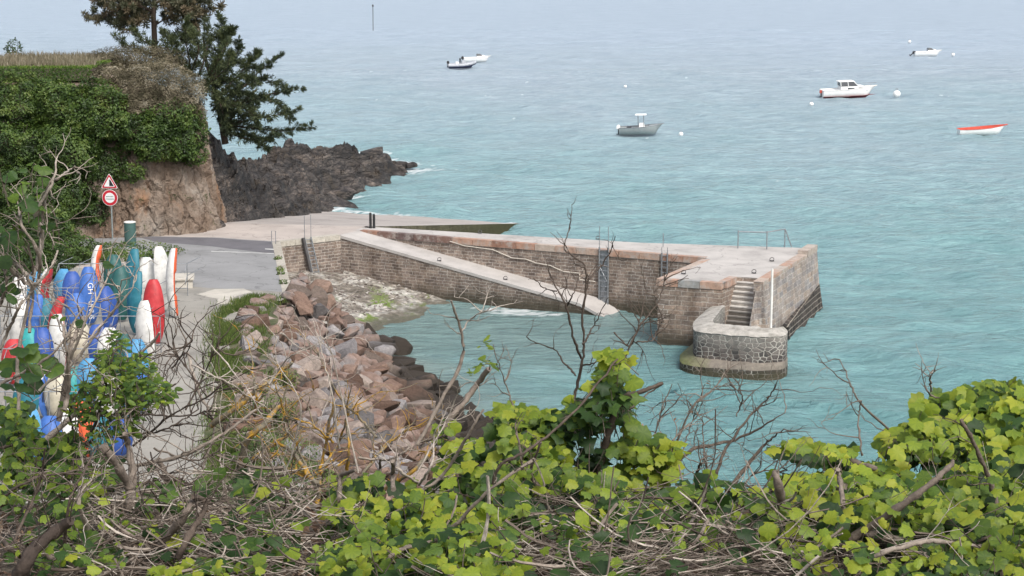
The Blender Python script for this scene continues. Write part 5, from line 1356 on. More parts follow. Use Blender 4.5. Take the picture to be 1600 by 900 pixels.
for L in ([(345, 180, 0), (385, 160, -.5), (420, 148, -.8), (468, 139, -1)], [(348, 195, 0), (395, 200, -.8), (440, 205, -1.2), (486, 199, -1.5)], [(340, 160, 0), (375, 140, .2), (405, 112, .4), (436, 88, .5)],
          [(340, 150, 0), (370, 120, .5), (392, 95, .7), (404, 84, .8)], [(335, 140, 0), (355, 110, 0), (368, 88, 0), (372, 68, 0)], [(335, 125, 0), (340, 90, .5), (346, 55, .6), (344, 26, .7)],
          [(330, 110, 0), (345, 75, -.4), (355, 58, -.5), (362, 46, -.6)], [(348, 205, 0), (380, 215, -1), (410, 218, -1.5), (432, 212, -2)], [(348, 200, 0), (375, 190, -1.4), (420, 182, -2), (462, 172, -2.2)],
          [(340, 170, 0), (365, 165, -1.8), (390, 175, -2.5), (405, 195, -3)], [(345, 185, 0), (370, 200, 1), (395, 215, 1.4), (415, 232, 1.6)], [(338, 150, 0), (380, 135, 1), (415, 125, 1.6), (450, 140, 2)],
          [(340, 165, 0), (390, 155, .8), (430, 160, 1.2), (455, 185, 1.5)], [(330, 130, 0), (350, 128, -1.4), (378, 120, -2), (400, 130, -2.3)], [(335, 150, 0), (345, 165, -1.5), (350, 185, -2), (358, 205, -2)],
          [(330, 120, 0), (352, 100, 1.2), (380, 100, 1.6), (402, 108, 2)], [(345, 190, 0), (360, 175, -.9), (385, 178, -1.4), (400, 165, -1.6)], [(338, 172, 0), (352, 158, -1), (372, 146, -1.5), (392, 150, -1.6)]):
    tuftbranch(gf, gs, bp(L), 17, .8, .075, .23)
gf.build('foliage', M['dark_leaf'], e); gs.build('branches', M['bark'], e)
e = empty('evergreen_tree', tuple(WY(315, 110, 117)), 'dense olive evergreen between the pine trunk and the cypress', 'tree'); o_ = WY(315, 110, 117)
gf, gs = Geo(), Geo()
def bp2(lst, Yb=117): return [WY(x, y, Yb + dy) - o_ for x, y, dy in lst]
for L in ([(300, 120, 0), (295, 90, 0), (290, 60, 0), (292, 32, 0)], [(310, 120, 0), (320, 90, .3), (325, 60, .4), (322, 38, .4)], [(290, 115, 0), (265, 85, .3), (262, 62, .3), (256, 52, .4)], [(300, 110, 0), (310, 80, -1), (306, 60, -1), (300, 48, -1)],
          [(300, 118, 0), (278, 92, -1), (276, 72, -1), (270, 60, -1)], [(320, 130, 0), (335, 105, -.5), (345, 85, -.6), (356, 66, -.6)], [(320, 135, 0), (340, 120, -1), (356, 102, -1.3), (360, 84, -1.3)],
          [(280, 100, .5), (240, 85, .6), (205, 74, .6), (182, 58, .6)], [(270, 95, .6), (245, 75, .8), (222, 62, .8), (208, 44, .8)], [(310, 130, 0), (325, 140, -1.2), (340, 150, -1.5), (352, 160, -1.5)], [(300, 90, 0), (320, 70, .6), (340, 55, .8), (356, 48, 1)]):
    tuftbranch(gf, gs, bp2(L), 15, .7, .11, .2, tlo=.35, thi=.95)
gf.build('foliage', M['dark_leaf'], e); gs.build('branches', M['bark'], e)
po = WY(242, 78, 120)
e = empty('pine_tree', tuple(po), 'tall pine with an open flat-topped crown cut by the top of the view', 'tree')
def bp3(lst, Yb=120): return [WY(x, y, Yb + dy) - po for x, y, dy in lst]
g = Geo(); tr = spline(bp3([(242, 88, 0), (241, 50, 0), (240, 20, 0), (243, -20, 0), (240, -60, 0), (236, -95, 0)]), 24); g.tube(tr, np.linspace(.2, .07, 24), 8, .25); g.build('trunk', M['bark'], e)
gb = Geo(); Pn, Dn, Tn = [], [], []
for L in ([(241, 40, 0), (262, 28, .3), (290, 22, .5), (322, 15, .6)], [(241, 25, 0), (215, 20, 0), (175, 24, .2), (142, 27, .2)], [(241, 20, 0), (210, 5, 0), (180, -5, 0), (155, -2, 0)], [(242, 5, 0), (270, -10, .3), (310, -5, .4), (340, 8, .4)],
          [(242, 0, 0), (220, -30, -.8), (190, -40, -1), (165, -35, -1)], [(242, -20, 0), (270, -45, .5), (300, -50, .6), (325, -40, .6)], [(241, 35, 0), (225, 30, -.8), (200, 36, -1), (185, 34, -1)], [(240, -50, 0), (225, -80, 0), (205, -90, 0), (190, -88, 0)],
          [(240, -60, 0), (258, -90, .3), (275, -100, .4), (290, -95, .4)], [(243, 10, 0), (262, 6, -1.5), (285, 12, -2), (300, 20, -2)], [(243, 20, 0), (230, 12, 1.5), (212, 14, 2), (198, 14, 2)], [(243, -10, 0), (225, -8, -1.2), (200, 6, -1.5), (170, 10, -1.6)],
          [(243, 5, 0), (258, 0, -1.0), (275, 2, -1.5), (298, -2, -1.7)], [(290, 22, .5), (300, 34, .6), (296, 48, .6), (288, 60, .6)]):
    Cc = spline(bp3(L), 14); gb.tube(Cc, np.linspace(.06, .02, 14), 5, .2, cap=False)
    for k in range(4, 14):
        for _ in range(5):
            c = Cc[k] + vr.normal(size=3) * np.array([.36, .36, .22]); m_ = 46
            d = vr.normal(size=(m_, 3)) + [0, 0, .35]; d /= np.linalg.norm(d, axis=1)[:, None]
            Pn.append(c + d * .06); Dn.append(d); Tn.append(np.full(m_, vr.uniform(.1, .95)))
Pn, Dn, Tn = map(np.concatenate, (Pn, Dn, Tn)); X = np.cross(Dn, vr.normal(size=Dn.shape)); X /= np.linalg.norm(X, axis=1)[:, None]
Geo().inst(NEED[0] * [2.2, 1, 1], NEED[1], Pn, X, Dn, np.cross(X, Dn), .24 * vr.uniform(.7, 1.2, len(Pn)), Tn).build('needles', M['pine_leaf'], e); gb.build('branches', M['bark'], e)

# ---- growth along the path, bank and kerb
def strip(n):
    Y = vr.uniform(56, 87, n); X = cx(Y) + vr.normal(size=n) * .5 - .45
    k = (fbm(np.stack([X * .8, Y * .35, X * 0], 1), 3) > -.12); X, Y = X[k], Y[k]
    return np.stack([X, Y, 3.06 + 0 * X], 1)
tag(blades(60000, strip, .26, M['grass'], .1, .8, .018).build('grass', M['grass']), 'rough green grass between the path and the boulders', 'grass', kind='stuff')
for x, y, Y, r, n, lb in ((425, 640, 63, (.8, .8, .55), 1300, 'small leafy bush at the top of the boulders beside the path'), (430, 715, 57, (1.2, 1.0, .75), 2600, 'leafy green bush lowest on the bank behind the lichened branches'), (448, 590, 67, (.45, .45, .35), 500, 'little green bush growing among the boulders'),
                          (395, 690, 58.5, (.7, .7, .5), 1000, 'green bush at the edge of the grass left of the boulders'), (470, 760, 53.5, (1.3, 1.0, .8), 2200, 'wide green bush on the slope under the boulders')):
    shrub('shrub', lb, 'shrub', WY(x, y, Y), r, n, .085, M['shrub_leaf'], .35, 1.0, 'bushes on the bank', tmpl=OVAL, seed=x, twigs=20)
for k, (x, y) in enumerate(((434.5, 404), (438, 421), (439, 427), (443, 442))):
    P = W(x, y, ZQ + .05); shrub('plant', ['small green weed at the kerb, farthest from the viewer', 'tuft of weed at the kerb, the second one from the far end', 'weed tuft touching the second one on the kerb', 'broadest green weed on the kerb, nearest the boulders'][k], 'plant', P, (.2, .25, .16), 160, .09, M['shrub_leaf'], .4, .95, 'weeds on the quay kerb', seed=k, twigs=3)

# ================================================================== THE THICKET IN FRONT
def YD(py): return float(np.clip(6.2 - (py - 600) / 300 * 1.75, 4.1, 6.4))
class Plant:
    def __init__(s, name, label, cat, px, py, group=None):
        P = WY(px, py, YD(py)); s.o = np.array([P[0], P[1], 17.3]); s.e = empty(name, tuple(s.o), label, cat, group)
        s.st = Geo(); s.lf = Geo(); s.br = []; s.open = False
    def flush(s):
        if s.open: s.br.append(s.st); s.st = Geo(); s.open = False
    def stem(s, pts, r0, r1, t=.5, Y=None, tw=0, twl=(30, 90), twr=1.1, jit=1.5, dY=0.0):
        n = max(10, len(pts) * 6); yb = YD(pts[0][1]) if Y is None else Y
        q_ = spline([(x, y) for x, y in pts], n); q_ = q_ + vr.normal(size=q_.shape) * np.array([jit, jit]) * .5
        ph = vr.uniform(0, 6); Ys = yb + dY * np.linspace(0, 1, n) + .05 * np.sin(np.linspace(0, 5, n) + ph)
        P = np.array([WY(x, y, Yv) for (x, y), Yv in zip(q_, Ys)]) - s.o
        rr = np.linspace(r0, r1, n) * yb / 3000 * (1 + .12 * vr.normal(size=n))
        s.flush(); s.st.tube(P, np.maximum(rr, .0006), 7 if r0 > 3 else 5, t); s.open = True
        for _ in range(tw): s.twig(P, yb, vr.uniform(*twl), twr, t, 1)
        return P
    def twig(s, P, yb, L, r, t, lev):
        k = int(vr.integers(len(P) // 4, len(P))); base = P[k]; T = P[min(k + 1, len(P) - 1)] - P[k - 1]; T /= np.linalg.norm(T) + 1e-9
        d = T * .55 + vr.normal(size=3) * np.array([.75, .5, .6]) + [0, 0, .25]; d /= np.linalg.norm(d)
        Lm = L * yb / 3000; m = 7; q_ = [base]; dd = d
        for j in range(m):
            dd = dd + vr.normal(size=3) * .22; dd /= np.linalg.norm(dd); q_.append(q_[-1] + dd * Lm / m)
        q_ = np.array(q_); s.st.tube(q_, np.linspace(r, r * .35, m + 1) * yb / 3000, 4, np.clip(t + vr.normal() * .12, 0, 1), cap=False)
        if lev and L > 25:
            for _ in range(int(vr.integers(1, 4))): s.twig(q_, yb, L * vr.uniform(.35, .65), r * .6, t, lev - 1)
    def leaves(s, cx_, cy_, rx, ry, n, size, tl, th, tmpl=None, dep=.14, Y=None, stalk=.4, face=.75, off=0.0):
        if n > 6: n = int(n * 1.6)
        size = size * .73
        a = vr.uniform(0, 2 * np.pi, n); rr = np.sqrt(vr.uniform(0, 1, n)); x = cx_ + rx * rr * np.cos(a); y = cy_ + ry * rr * np.sin(a)
        P = np.array([WY(xx, yy, (YD(yy) if Y is None else Y) + off + vr.normal() * dep) for xx, yy in zip(x, y)])
        yb = P[:, 1].copy(); P = P - s.o
        nr_ = np.array([0, -face, 1.0]) + vr.normal(size=(n, 3)) * .42
        sp0 = np.tile([0, 0, 0.0], (n, 1)) + vr.normal(size=(n, 3)) * np.array([1, .35, .35])
        X, Yv, Z = frames(n, nr_, sp0)
        flip = np.where((Yv[:, 2] > 0.1) & (vr.uniform(size=n) < .7), -1.0, 1.0); X = X * (flip * vr.uniform(.72, 1.12, n))[:, None]; Yv = Yv * flip[:, None]
        t = np.clip(vr.uniform(tl, th, n) + .25 * fbm(P * 9, 2), 0, 1); sz = size * yb / 3000 * vr.uniform(.4, 1.22, n)
        if tmpl is None:
            k = vr.uniform(size=n) < .8
            for m_, tm in ((k, IVY), (~k, ROUND)): s.lf.inst(*tm, P[m_], X[m_], Yv[m_], Z[m_], sz[m_], t[m_])
        else: s.lf.inst(*tmpl, P, X, Yv, Z, sz, t)
        s.flush()
        for k in np.nonzero(vr.uniform(size=n) < stalk)[0]:
            L = vr.uniform(.03, .07); q0 = P[k]; q1 = q0 + np.array([vr.normal() * .012, .02, -L * .5]); q2 = q1 + np.array([vr.normal() * .02, .02, -L])
            s.st.tube([q0, q1, q2], [.0011, .0013, .0018], 3, .55, cap=False)
    def done(s, bark='bark', leaf='ivy_leaf', sn='stems', ln='leaves'):
        s.flush()
        for b_ in s.br: b_.build('branch', M[bark], s.e, smooth=True)
        if s.st.n: s.st.build('leaf_stalks', M[bark], s.e)
        if s.lf.n: s.lf.build(ln, M[leaf], s.e, smooth=True)

# right-hand ivy bank
p = Plant('ivy', 'big bank of lime green ivy filling the lower right corner', 'ivy', 1540, 890)
for a in [(1505, 640, 75, 30, 90), (1560, 625, 55, 24, 70), (1585, 670, 40, 50, 90), (1450, 680, 65, 26, 75), (1405, 690, 32, 14, 30), (1530, 700, 80, 40, 130), (1470, 770, 95, 36, 130), (1560, 780, 60, 50, 110), (1420, 800, 70, 28, 70), (1590, 840, 40, 60, 90), (1500, 860, 70, 35, 70), (1430, 885, 60, 20, 30), (1560, 600, 40, 10, 22), (1500, 612, 22, 8, 10)]:
    cx_, cy_, rx, ry, n = a
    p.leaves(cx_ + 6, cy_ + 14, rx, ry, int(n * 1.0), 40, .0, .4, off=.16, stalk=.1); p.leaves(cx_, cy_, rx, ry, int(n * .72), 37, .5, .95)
for pts, r0, r1, t in (([(1329, 842), (1394, 800), (1458, 753), (1490, 720)], 8, 4, .45), ([(1344, 830), (1400, 844), (1444, 864), (1489, 889)], 7, 5, .5), ([(1367, 869), (1439, 847), (1483, 847), (1544, 858), (1598, 878)], 4.5, 2.5, .7), ([(1560, 800), (1550, 760), (1520, 690), (1500, 655)], 5, 3, .4),
                      ([(1523, 692), (1545, 715), (1558, 735)], 3, 2, .8), ([(1545, 775), (1560, 815), (1590, 850)], 5, 4, .6), ([(1500, 655), (1470, 690), (1410, 700), (1390, 680)], 3, 1.5, .3), ([(1402, 682), (1347, 632), (1328, 597), (1312, 562)], 2.2, .8, .45), ([(1347, 712), (1341, 663), (1345, 626)], 2, 1, .5),
                      ([(1455, 612), (1453, 590), (1460, 575)], 2, 1, .6), ([(1500, 625), (1460, 620), (1450, 612)], 1.8, 1, .5)): p.stem(pts, r0, r1, t, tw=3)
p.done()
p = Plant('ivy', 'patch of lime ivy with cut stakes standing in it, left of the large corner bank', 'ivy', 1290, 890)
for a in [(1320, 760, 55, 28, 75), (1265, 765, 45, 24, 55), (1240, 697, 26, 6, 16), (1310, 705, 26, 10, 22), (1220, 775, 40, 30, 40), (1350, 800, 45, 24, 50), (1260, 820, 60, 30, 34), (1370, 740, 40, 22, 34), (1300, 860, 80, 30, 30)]:
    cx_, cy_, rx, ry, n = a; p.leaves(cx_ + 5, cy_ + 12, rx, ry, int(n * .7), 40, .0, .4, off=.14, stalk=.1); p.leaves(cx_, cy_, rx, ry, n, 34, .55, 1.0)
for pts, r0, r1, t in (([(1226, 822), (1220, 780), (1211, 737)], 8, 7, .5), ([(1318, 812), (1316, 770), (1308, 732)], 5, 4, .55), ([(1266, 772), (1300, 765), (1322, 760)], 7, 6, .55), ([(1330, 720), (1400, 745), (1450, 760)], 5, 3, .45), ([(1390, 700), (1370, 740), (1335, 790)], 2.5, 1.5, .6), ([(1316, 840), (1340, 880), (1342, 900)], 4, 4, .8), ([(1285, 870), (1290, 845), (1316, 834)], 2, 1.5, .8)): p.stem(pts, r0, r1, t, tw=2)
p.done()
# middle ivy carpets
p = Plant('ivy', 'lime green ivy carpet at the bottom centre, left of the bare brown tangle', 'ivy', 640, 890)
for a in [(580, 800, 75, 30, 66), (620, 850, 90, 38, 115), (720, 850, 80, 40, 90), (690, 800, 60, 30, 56), (760, 880, 60, 22, 60), (540, 870, 50, 28, 60), (745, 820, 50, 30, 60), (660, 775, 50, 18, 30), (710, 735, 35, 20, 18), (790, 770, 45, 35, 60), (560, 750, 40, 14, 20), (330, 885, 60, 14, 30), (270, 888, 30, 12, 14)]:
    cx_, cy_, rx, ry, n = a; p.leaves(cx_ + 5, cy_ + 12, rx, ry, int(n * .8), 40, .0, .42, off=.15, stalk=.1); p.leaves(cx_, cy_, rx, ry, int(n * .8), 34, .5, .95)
for pts, r0, r1, t in (([(640, 850), (700, 830), (760, 770), (830, 720)], 3.5, 2.5, .6), ([(600, 880), (625, 860), (700, 840)], 4, 3, .5), ([(530, 780), (533, 745), (555, 735)], 4.5, 3, .5), ([(560, 715), (610, 718), (640, 700)], 2.5, 1.5, .7), ([(653, 755), (625, 735), (620, 715)], 2.5, 2, .9), ([(655, 757), (675, 725), (678, 690)], 2.5, 1.5, .9),
                      ([(614, 765), (613, 720)], 4, 3.5, .6), ([(593, 750), (594, 715)], 3, 2, .5)): p.stem(pts, r0, r1, t, tw=3)
p.done()
p = Plant('ivy', 'upright clump of lime and dark ivy right of the lower boulders', 'ivy', 820, 800)
for a in [(800, 650, 30, 24, 46), (850, 665, 35, 26, 52), (830, 700, 55, 26, 60), (860, 740, 60, 22, 55), (780, 745, 40, 30, 50), (690, 670, 14, 16, 7), (730, 695, 30, 10, 12), (915, 820, 60, 22, 26), (940, 760, 45, 22, 30)]:
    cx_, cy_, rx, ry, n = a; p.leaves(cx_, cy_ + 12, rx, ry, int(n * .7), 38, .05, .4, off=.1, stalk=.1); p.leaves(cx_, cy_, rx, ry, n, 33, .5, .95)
for pts, r0, r1, t in (([(765, 790), (780, 730), (830, 700), (900, 640), (965, 560)], 3.5, 1.5, .3), ([(820, 770), (815, 720), (805, 660)], 3, 1.5, .4), ([(870, 780), (830, 745), (845, 690)], 3, 2, .4), ([(651, 697), (678, 647), (722, 562), (718, 509), (705, 471)], 4, 1.5, .6), ([(721, 518), (740, 495), (775, 482)], 1.6, .8, .95), ([(695, 665), (730, 622), (764, 577)], 5, 4.5, .55),
                      ([(640, 775), (690, 745), (725, 690), (755, 640)], 3.5, 2, .6), ([(810, 660), (790, 600), (770, 540)], 1.6, .6, .5), ([(655, 690), (700, 680)], 3, 2, .4)): p.stem(pts, r0, r1, t, tw=4, twl=(25, 70))
p.leaves(758, 553, 12, 20, 11, 28, .45, .7, OVAL, dep=.02, Y=5.9, stalk=0); p.leaves(742, 588, 5, 8, 4, 20, .45, .7, OVAL, dep=.02, Y=5.9, stalk=0)
p.done()
p = Plant('ivy', 'ivy climbing a broken stump whose snapped tip points right over the water', 'ivy', 935, 760)
p.stem([(930, 800), (936, 742), (947, 689), (972, 625), (1000, 613), (1036, 598)], 8, 3, .3, Y=5.6, tw=2, jit=1)
p.stem([(985, 640), (1005, 620), (1036, 600)], 2, 1, .4, Y=5.6)
p.stem([(868, 696), (911, 736), (919, 758)], 5, 4, .5)
p.stem([(870, 690), (900, 655), (940, 610), (965, 560)], 2.5, 1.5, .25)
for a in [(965, 560, 22, 18, 20, .6, 1.), (950, 590, 30, 18, 26, .35, .9), (960, 625, 30, 20, 26, .0, .5), (935, 645, 35, 22, 32, .0, .45), (905, 640, 22, 18, 16, .1, .8), (890, 672, 35, 18, 26, .0, .4), (1000, 700, 40, 22, 34, .4, .95), (1030, 705, 30, 20, 24, .4, .9), (925, 720, 30, 22, 20, .0, .4), (985, 665, 16, 12, 8, .3, .8), (1010, 745, 45, 22, 34, .5, 1.), (960, 770, 40, 16, 20, .4, .9), (1050, 700, 14, 10, 9, .5, .9)]:
    cx_, cy_, rx, ry, n, tl, th = a; p.leaves(cx_, cy_, rx, ry, int(n * 1.1), 36, tl, th, IVY if th > .6 else IVY2, dep=.07, Y=5.65)
p.done()
# bare saplings over the water
p = Plant('sapling', 'slim dark leafless sapling forking in front of the ramp end', 'sapling', 885, 760)
p.stem([(880, 700), (893, 640), (905, 590), (912, 545), (910, 500), (915, 450), (914, 417), (895, 400), (882, 387), (891, 355)], 2.9, .8, .25, Y=6.0, tw=6, twl=(25, 60))
for pts, r0 in (([(915, 442), (946, 406), (962, 370)], 1.6), ([(908, 560), (895, 525), (885, 480), (872, 455), (862, 432), (851, 402)], 2.2), ([(870, 455), (850, 450), (834, 434)], 1.3), ([(885, 479), (897, 457), (905, 427)], 1.3), ([(900, 586), (880, 565), (865, 546), (835, 535), (822, 526)], 1.8), ([(907, 572), (930, 566), (950, 556)], 1.6), ([(910, 539), (922, 520), (932, 500), (950, 465)], 1.6)):
    p.stem(pts, r0, .6, .2, Y=6.0, tw=3, twl=(15, 45), twr=.8)
p.leaves(893, 630, 10, 14, 8, 24, .6, .9, dep=.03, Y=6.0); p.done()
p = Plant('bare_shrub', 'wide leafless twiggy shrub in front of the turquoise water below the curved wall', 'shrub', 1100, 800)
for pts, r0, t in (([(1042, 750), (1078, 705), (1144, 689), (1194, 664), (1225, 645)], 4, .4), ([(1117, 745), (1133, 705), (1169, 653), (1200, 622), (1215, 595)], 3, .35), ([(1133, 770), (1188, 702), (1223, 670)], 4, .35), ([(1030, 760), (1080, 640), (1110, 612), (1130, 590)], 2.2, .5), ([(1010, 740), (1050, 690), (1090, 650)], 2, .6), ([(1110, 780), (1100, 700), (1098, 650)], 1.8, .4),
                   ([(1150, 780), (1180, 740), (1230, 735)], 2, .5), ([(1150, 650), (1160, 620), (1140, 600)], 1.4, .4), ([(960, 520), (985, 540), (1000, 500), (1010, 450)], 1.3, .3), ([(975, 560), (1000, 510), (1030, 470), (1040, 420)], 1.6, .3), ([(995, 535), (1020, 530), (1035, 500)], 1.2, .3), ([(1020, 700), (1030, 650), (1050, 600)], 1.5, .4), ([(1085, 760), (1092, 730), (1097, 715)], 4, .5)):
    p.stem(pts, r0, .7, t, Y=5.9, tw=8, twl=(30, 85), twr=1.0)
p.done()
p = Plant('dead_leaves', 'few withered reddish brown leaves on thin twigs left of the curved wall foot', 'leaves', 1090, 720)
for x, y, sx in ((975, 668, 24), (1004, 662, 14), (1104, 596, 16), (1075, 643, 13), (1086, 645, 13), (1055, 650, 10)): p.leaves(x, y, 3, 3, 2, sx, .3, .9, OVAL, dep=.01, Y=5.9, stalk=0)
p.stem([(1060, 720), (1075, 680), (1085, 645), (1102, 600)], 1.3, .6, .4, Y=5.9, tw=6, twl=(15, 40), twr=.7); p.done(leaf='dead_leaf')
# left-hand branches
p = Plant('bare_shrub', 'old shrub with thick forked grey branches at the lower left over the path', 'shrub', 150, 880)
for pts, r0, r1, t in (([(28, 905), (56, 856), (111, 814)], 14, 9, .1), ([(69, 858), (94, 878), (156, 892), (206, 894), (233, 886)], 8, 6, .45), ([(205, 790), (200, 756), (161, 697)], 9, 6, .5), ([(208, 760), (203, 706), (194, 678)], 7, 4, .55), ([(244, 864), (289, 803), (305, 775)], 8, 5, .45), ([(278, 872), (300, 828), (322, 789), (303, 775)], 6, 5, .3),
                       ([(247, 717), (265, 760), (282, 805)], 5, 4, .45), ([(144, 844), (125, 794), (125, 761)], 5, 3.5, .75), ([(0, 840), (20, 860), (50, 880)], 5, 4, .35), ([(74, 686), (140, 624), (172, 584), (220, 552), (250, 520)], 5, 2, .75), ([(92, 658), (106, 580), (112, 540), (130, 495)], 5, 3, .7), ([(206, 729), (280, 713), (345, 680), (400, 640)], 3.5, 2, .7),
                       ([(292, 550), (310, 610), (334, 667), (315, 740)], 3, 2, .85), ([(206, 698), (272, 647), (331, 616), (350, 590)], 2.2, 1, .2), ([(130, 645), (220, 648), (290, 650), (330, 640)], 2.2, 1, .12), ([(270, 575), (300, 530), (290, 560)], 1.5, 1, .2), ([(210, 680), (260, 670), (310, 640)], 2, 1, .2), ([(240, 700), (300, 720), (350, 700)], 2, 1, .5), ([(290, 640), (330, 560), (345, 520)], 1.6, .7, .3), ([(310, 600), (280, 560), (262, 540)], 1.4, .6, .3)):
    p.stem(pts, r0, r1, t, tw=8, twl=(40, 130), twr=1.3)
p.done()
p = Plant('bare_shrub', 'tall pale branched shrub with a few big leaves at the left edge by the kayaks', 'shrub', 50, 700)
for pts, r0, r1, t in (([(30, 640), (28, 560), (49, 452), (57, 444), (76, 422), (91, 391)], 3.6, 1.6, .85), ([(0, 400), (19, 423), (47, 446), (57, 444)], 3, 3, .85), ([(10, 402), (35, 420), (50, 445)], 3, 2.5, .8), ([(53, 433), (67, 367), (56, 333), (83, 283), (89, 247)], 3.5, 1.5, .85), ([(86, 282), (105, 268), (117, 260)], 2, 1.2, .85), ([(60, 440), (62, 400), (35, 350), (30, 330)], 3.5, 2, .7),
                       ([(62, 400), (66, 340), (72, 300), (88, 270)], 3, 1.5, .7), ([(100, 640), (108, 600), (103, 540), (95, 500)], 4, 2, .7), ([(0, 600), (40, 580), (90, 545), (130, 480)], 3, 1.5, .7), ([(0, 545), (20, 500), (35, 470)], 3, 2, .7), ([(45, 520), (52, 440), (45, 380)], 3, 1.5, .6), ([(0, 480), (10, 440), (0, 400)], 3, 2, .6), ([(110, 560), (135, 500), (165, 440), (170, 415)], 2.6, 1, .8), ([(60, 610), (120, 560), (165, 500), (200, 460), (215, 430)], 2.8, 1, .85), ([(130, 540), (180, 480), (190, 440)], 2, .8, .8)):
    p.stem(pts, r0, r1, t, Y=5.2, tw=6, twl=(30, 90), twr=1.2)
for a in [(40, 300, 35, 30, 9, 42, .3, .75), (15, 370, 25, 40, 7, 44, .2, .6), (75, 340, 25, 25, 6, 38, .2, .7), (8, 270, 12, 16, 3, 40, .3, .6), (45, 260, 20, 12, 4, 36, .3, .7), (60, 560, 30, 22, 7, 50, .15, .6), (20, 590, 20, 16, 5, 50, .05, .4), (10, 450, 12, 30, 5, 44, .1, .5), (92, 560, 12, 12, 3, 48, .4, .6), (160, 415, 8, 8, 2, 28, .1, .4), (100, 480, 40, 30, 3, 28, .3, .6)]:
    p.leaves(*a[:5], a[5] * .9, a[6] * .8, a[7] * .75, ROUND, dep=.12, Y=5.2, stalk=.8)
p.done()
p = Plant('leafy_shrub', 'shrub with many small fresh green leaves in front of the nearest kayaks', 'shrub', 190, 780)
for a in [(215, 575, 34, 26, 60), (180, 600, 40, 30, 80), (230, 612, 44, 22, 80), (165, 560, 22, 16, 28), (195, 640, 36, 26, 55), (140, 620, 30, 30, 45), (250, 610, 26, 14, 26), (160, 680, 30, 20, 24), (200, 668, 20, 14, 16), (185, 530, 12, 16, 14), (120, 640, 26, 24, 26)]:
    cx_, cy_, rx, ry, n = a; p.leaves(cx_, cy_, rx, ry, int(n * 1.7), 19, .3, .72, (OVAL[0] * [1.3, 1, 1], OVAL[1]), dep=.1, Y=5.5, stalk=.15, face=.9)
for pts in ([(120, 720), (150, 660), (190, 600), (225, 560)], [(130, 700), (190, 650), (240, 615), (275, 600)], [(150, 660), (165, 600), (185, 530)], [(120, 700), (110, 640), (130, 600)]): p.stem(pts, 2.6, 1, .15, Y=5.5, tw=9, twl=(25, 60))
p.done()
p = Plant('ivy', 'mixed green ivy and leafy growth at the left edge below the kayaks', 'ivy', 60, 850)
for a in [(30, 680, 40, 30, 46), (70, 720, 50, 30, 46), (20, 740, 30, 40, 34), (100, 690, 30, 20, 22), (60, 780, 60, 30, 22), (110, 740, 40, 24, 24), (20, 640, 22, 16, 14), (60, 860, 60, 30, 14), (140, 870, 60, 20, 16), (165, 740, 22, 22, 12), (120, 790, 40, 20, 22)]:
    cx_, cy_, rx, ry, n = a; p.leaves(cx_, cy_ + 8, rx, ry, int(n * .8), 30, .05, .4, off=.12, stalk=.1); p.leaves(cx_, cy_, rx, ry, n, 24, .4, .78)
for pts in ([(0, 700), (40, 690), (90, 720), (120, 760)], [(20, 850), (60, 760), (70, 700)], [(0, 780), (60, 745), (150, 740)], [(100, 850), (110, 780), (150, 700)]): p.stem(pts, 3, 1.3, .3, tw=8)
p.leaves(243, 728, 3, 3, 1, 34, .05, .1, ROUND, dep=.01, stalk=1); p.leaves(170, 735, 30, 24, 8, 40, .1, .5, ROUND); p.leaves(255, 770, 60, 30, 14, 36, .05, .5, ROUND); p.leaves(360, 740, 50, 40, 14, 34, .1, .6, ROUND); p.leaves(390, 830, 60, 40, 20, 34, .05, .5)
p.done()
p = Plant('lichened_shrub', 'leafless shrub crusted with yellow orange lichen in front of the boulders', 'shrub', 430, 850)
for pts, r0, r1 in (([(330, 665), (398, 613), (456, 566)], 5, 2.5), ([(378, 800), (382, 698), (413, 663), (440, 630)], 8, 3), ([(382, 729), (417, 702), (450, 680)], 5, 3), ([(398, 650), (400, 620), (394, 580)], 3, 2), ([(495, 790), (500, 740), (507, 702), (522, 624)], 4, 2), ([(588, 683), (560, 650), (530, 620), (491, 539)], 2.6, 1), ([(500, 770), (460, 710), (430, 690)], 4, 2), ([(505, 760), (470, 740), (415, 730)], 4, 2), ([(500, 740), (530, 690), (545, 640)], 3, 1.2),
                    ([(485, 745), (450, 660), (430, 600)], 2.6, 1), ([(540, 760), (545, 700), (540, 660)], 3, 1.5), ([(560, 750), (600, 700), (640, 670)], 3, 1.5), ([(520, 690), (480, 660), (440, 655)], 2, 1), ([(590, 770), (640, 740), (680, 700)], 4, 3)): p.stem(pts, r0, r1, .6, Y=5.7, tw=6, twl=(35, 100), twr=1.3)
p.done(bark='lichen_bark')
p = Plant('bare_shrub', 'thin pale grey dead twigs standing in front of the upper boulders', 'shrub', 500, 800)
for pts in ([(530, 700), (520, 620), (505, 560), (490, 500)], [(440, 760), (470, 640), (430, 560)], [(560, 740), (520, 560), (500, 520)], [(420, 600), (450, 560), (480, 545)], [(300, 570), (360, 600), (420, 640)], [(330, 540), (380, 600), (410, 650)], [(440, 520), (470, 545), (500, 560)], [(640, 760), (700, 650), (720, 600)], [(350, 770), (345, 700), (362, 650)], [(410, 800), (420, 740), (400, 700)]): p.stem(pts, 1.6, .7, .95, Y=5.4, tw=4, twl=(35, 90), twr=.9)
p.done()

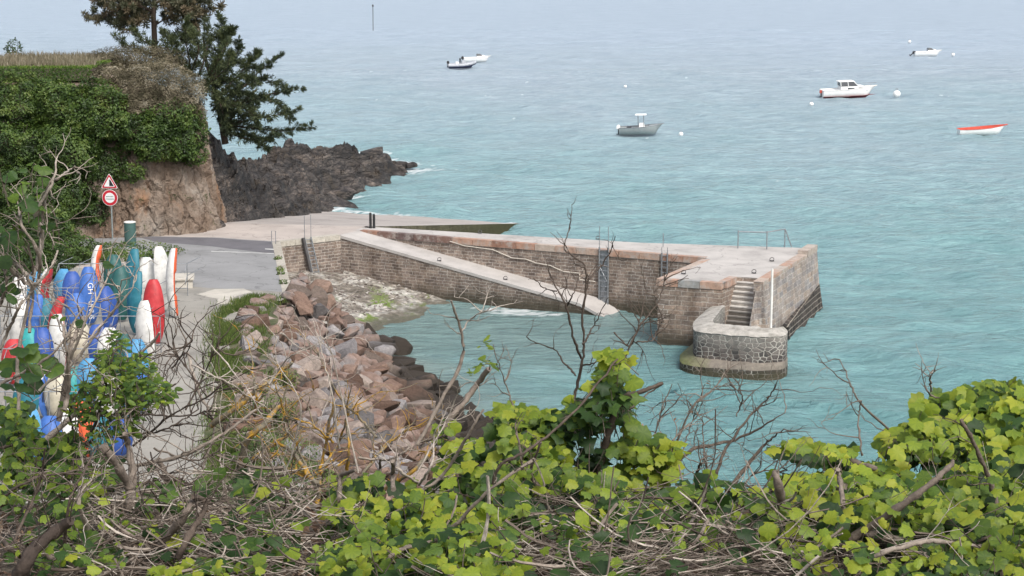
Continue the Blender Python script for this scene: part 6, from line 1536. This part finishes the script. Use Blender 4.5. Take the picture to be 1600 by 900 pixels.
for lb, lst in (('sparse creeping ivy over the pale twigs at the bottom left', [(200, 800, 120, 60, 26), (340, 850, 120, 50, 32), (420, 790, 60, 40, 18), (120, 850, 80, 40, 20)]), ('sparse ivy creeping over the brown tangle right of the bottom centre', [(900, 810, 110, 50, 34), (1040, 800, 110, 40, 40), (1150, 830, 70, 50, 24), (960, 870, 120, 30, 14), (1110, 770, 70, 20, 30)])):
    p = Plant('ivy', lb, 'ivy', lst[0][0], 890)
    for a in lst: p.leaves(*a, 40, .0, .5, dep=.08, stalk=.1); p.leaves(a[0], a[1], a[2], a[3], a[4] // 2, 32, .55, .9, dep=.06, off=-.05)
    p.done()
# tangle of dead stems, and leaf litter over the bank edge
g = Geo(); nT = 2300
for _ in range(nT):
    if vr.uniform() < .7: x0 = vr.choice([vr.uniform(120, 470), vr.uniform(780, 1260)]); y0 = vr.uniform(770, 905)
    else: x0 = vr.uniform(-30, 1620); y0 = vr.uniform(800, 905)
    if x0 < 470: y0 = vr.uniform(745, 905)
    Y = YD(y0) + vr.uniform(-.1, .25); P0 = WY(x0, y0, Y); a = vr.normal() * .6 + (0 if vr.uniform() < .5 else math.pi); L = abs(vr.normal()) * .14 + .06
    d = np.array([math.cos(a), vr.normal() * .35, math.sin(a) * .55]); m = 7; q_ = [P0 - d * L / 2]; bend = vr.normal(size=3) * .28
    for j in range(m): d = d + bend * .35 + vr.normal(size=3) * .10; d /= np.linalg.norm(d); q_.append(q_[-1] + d * L / m)
    r = abs(vr.normal()) ** 1.5 * .0011 + .0007; g.tube(q_, np.linspace(r, r * .6, m + 1), 4, np.clip(vr.normal() * .3 + .5, 0, 1), cap=False)
tag(g.build('dead_stems', M['bark']), 'tangle of pale dead stems and twigs across the near edge', 'dead twigs', kind='stuff')
n = 5200; X = vr.uniform(-1.9, 1.9, n); Yy = vr.uniform(3.9, 5.75, n); P = np.stack([X, Yy, 17.30 + vr.uniform(0, .05, n)], 1); nr_ = np.array([0, -.2, 1.0]) + vr.normal(size=(n, 3)) * .5
Xf, Yf, Zf = frames(n, nr_)
tag(Geo().inst(*OVAL, P, Xf, Yf, Zf, vr.uniform(.03, .07, n), vr.uniform(0, 1, n) ** 1.3).build('leaf_litter', M['dead_leaf']), 'brown dead leaves littering the ground under the tangle', 'leaf litter', kind='stuff')
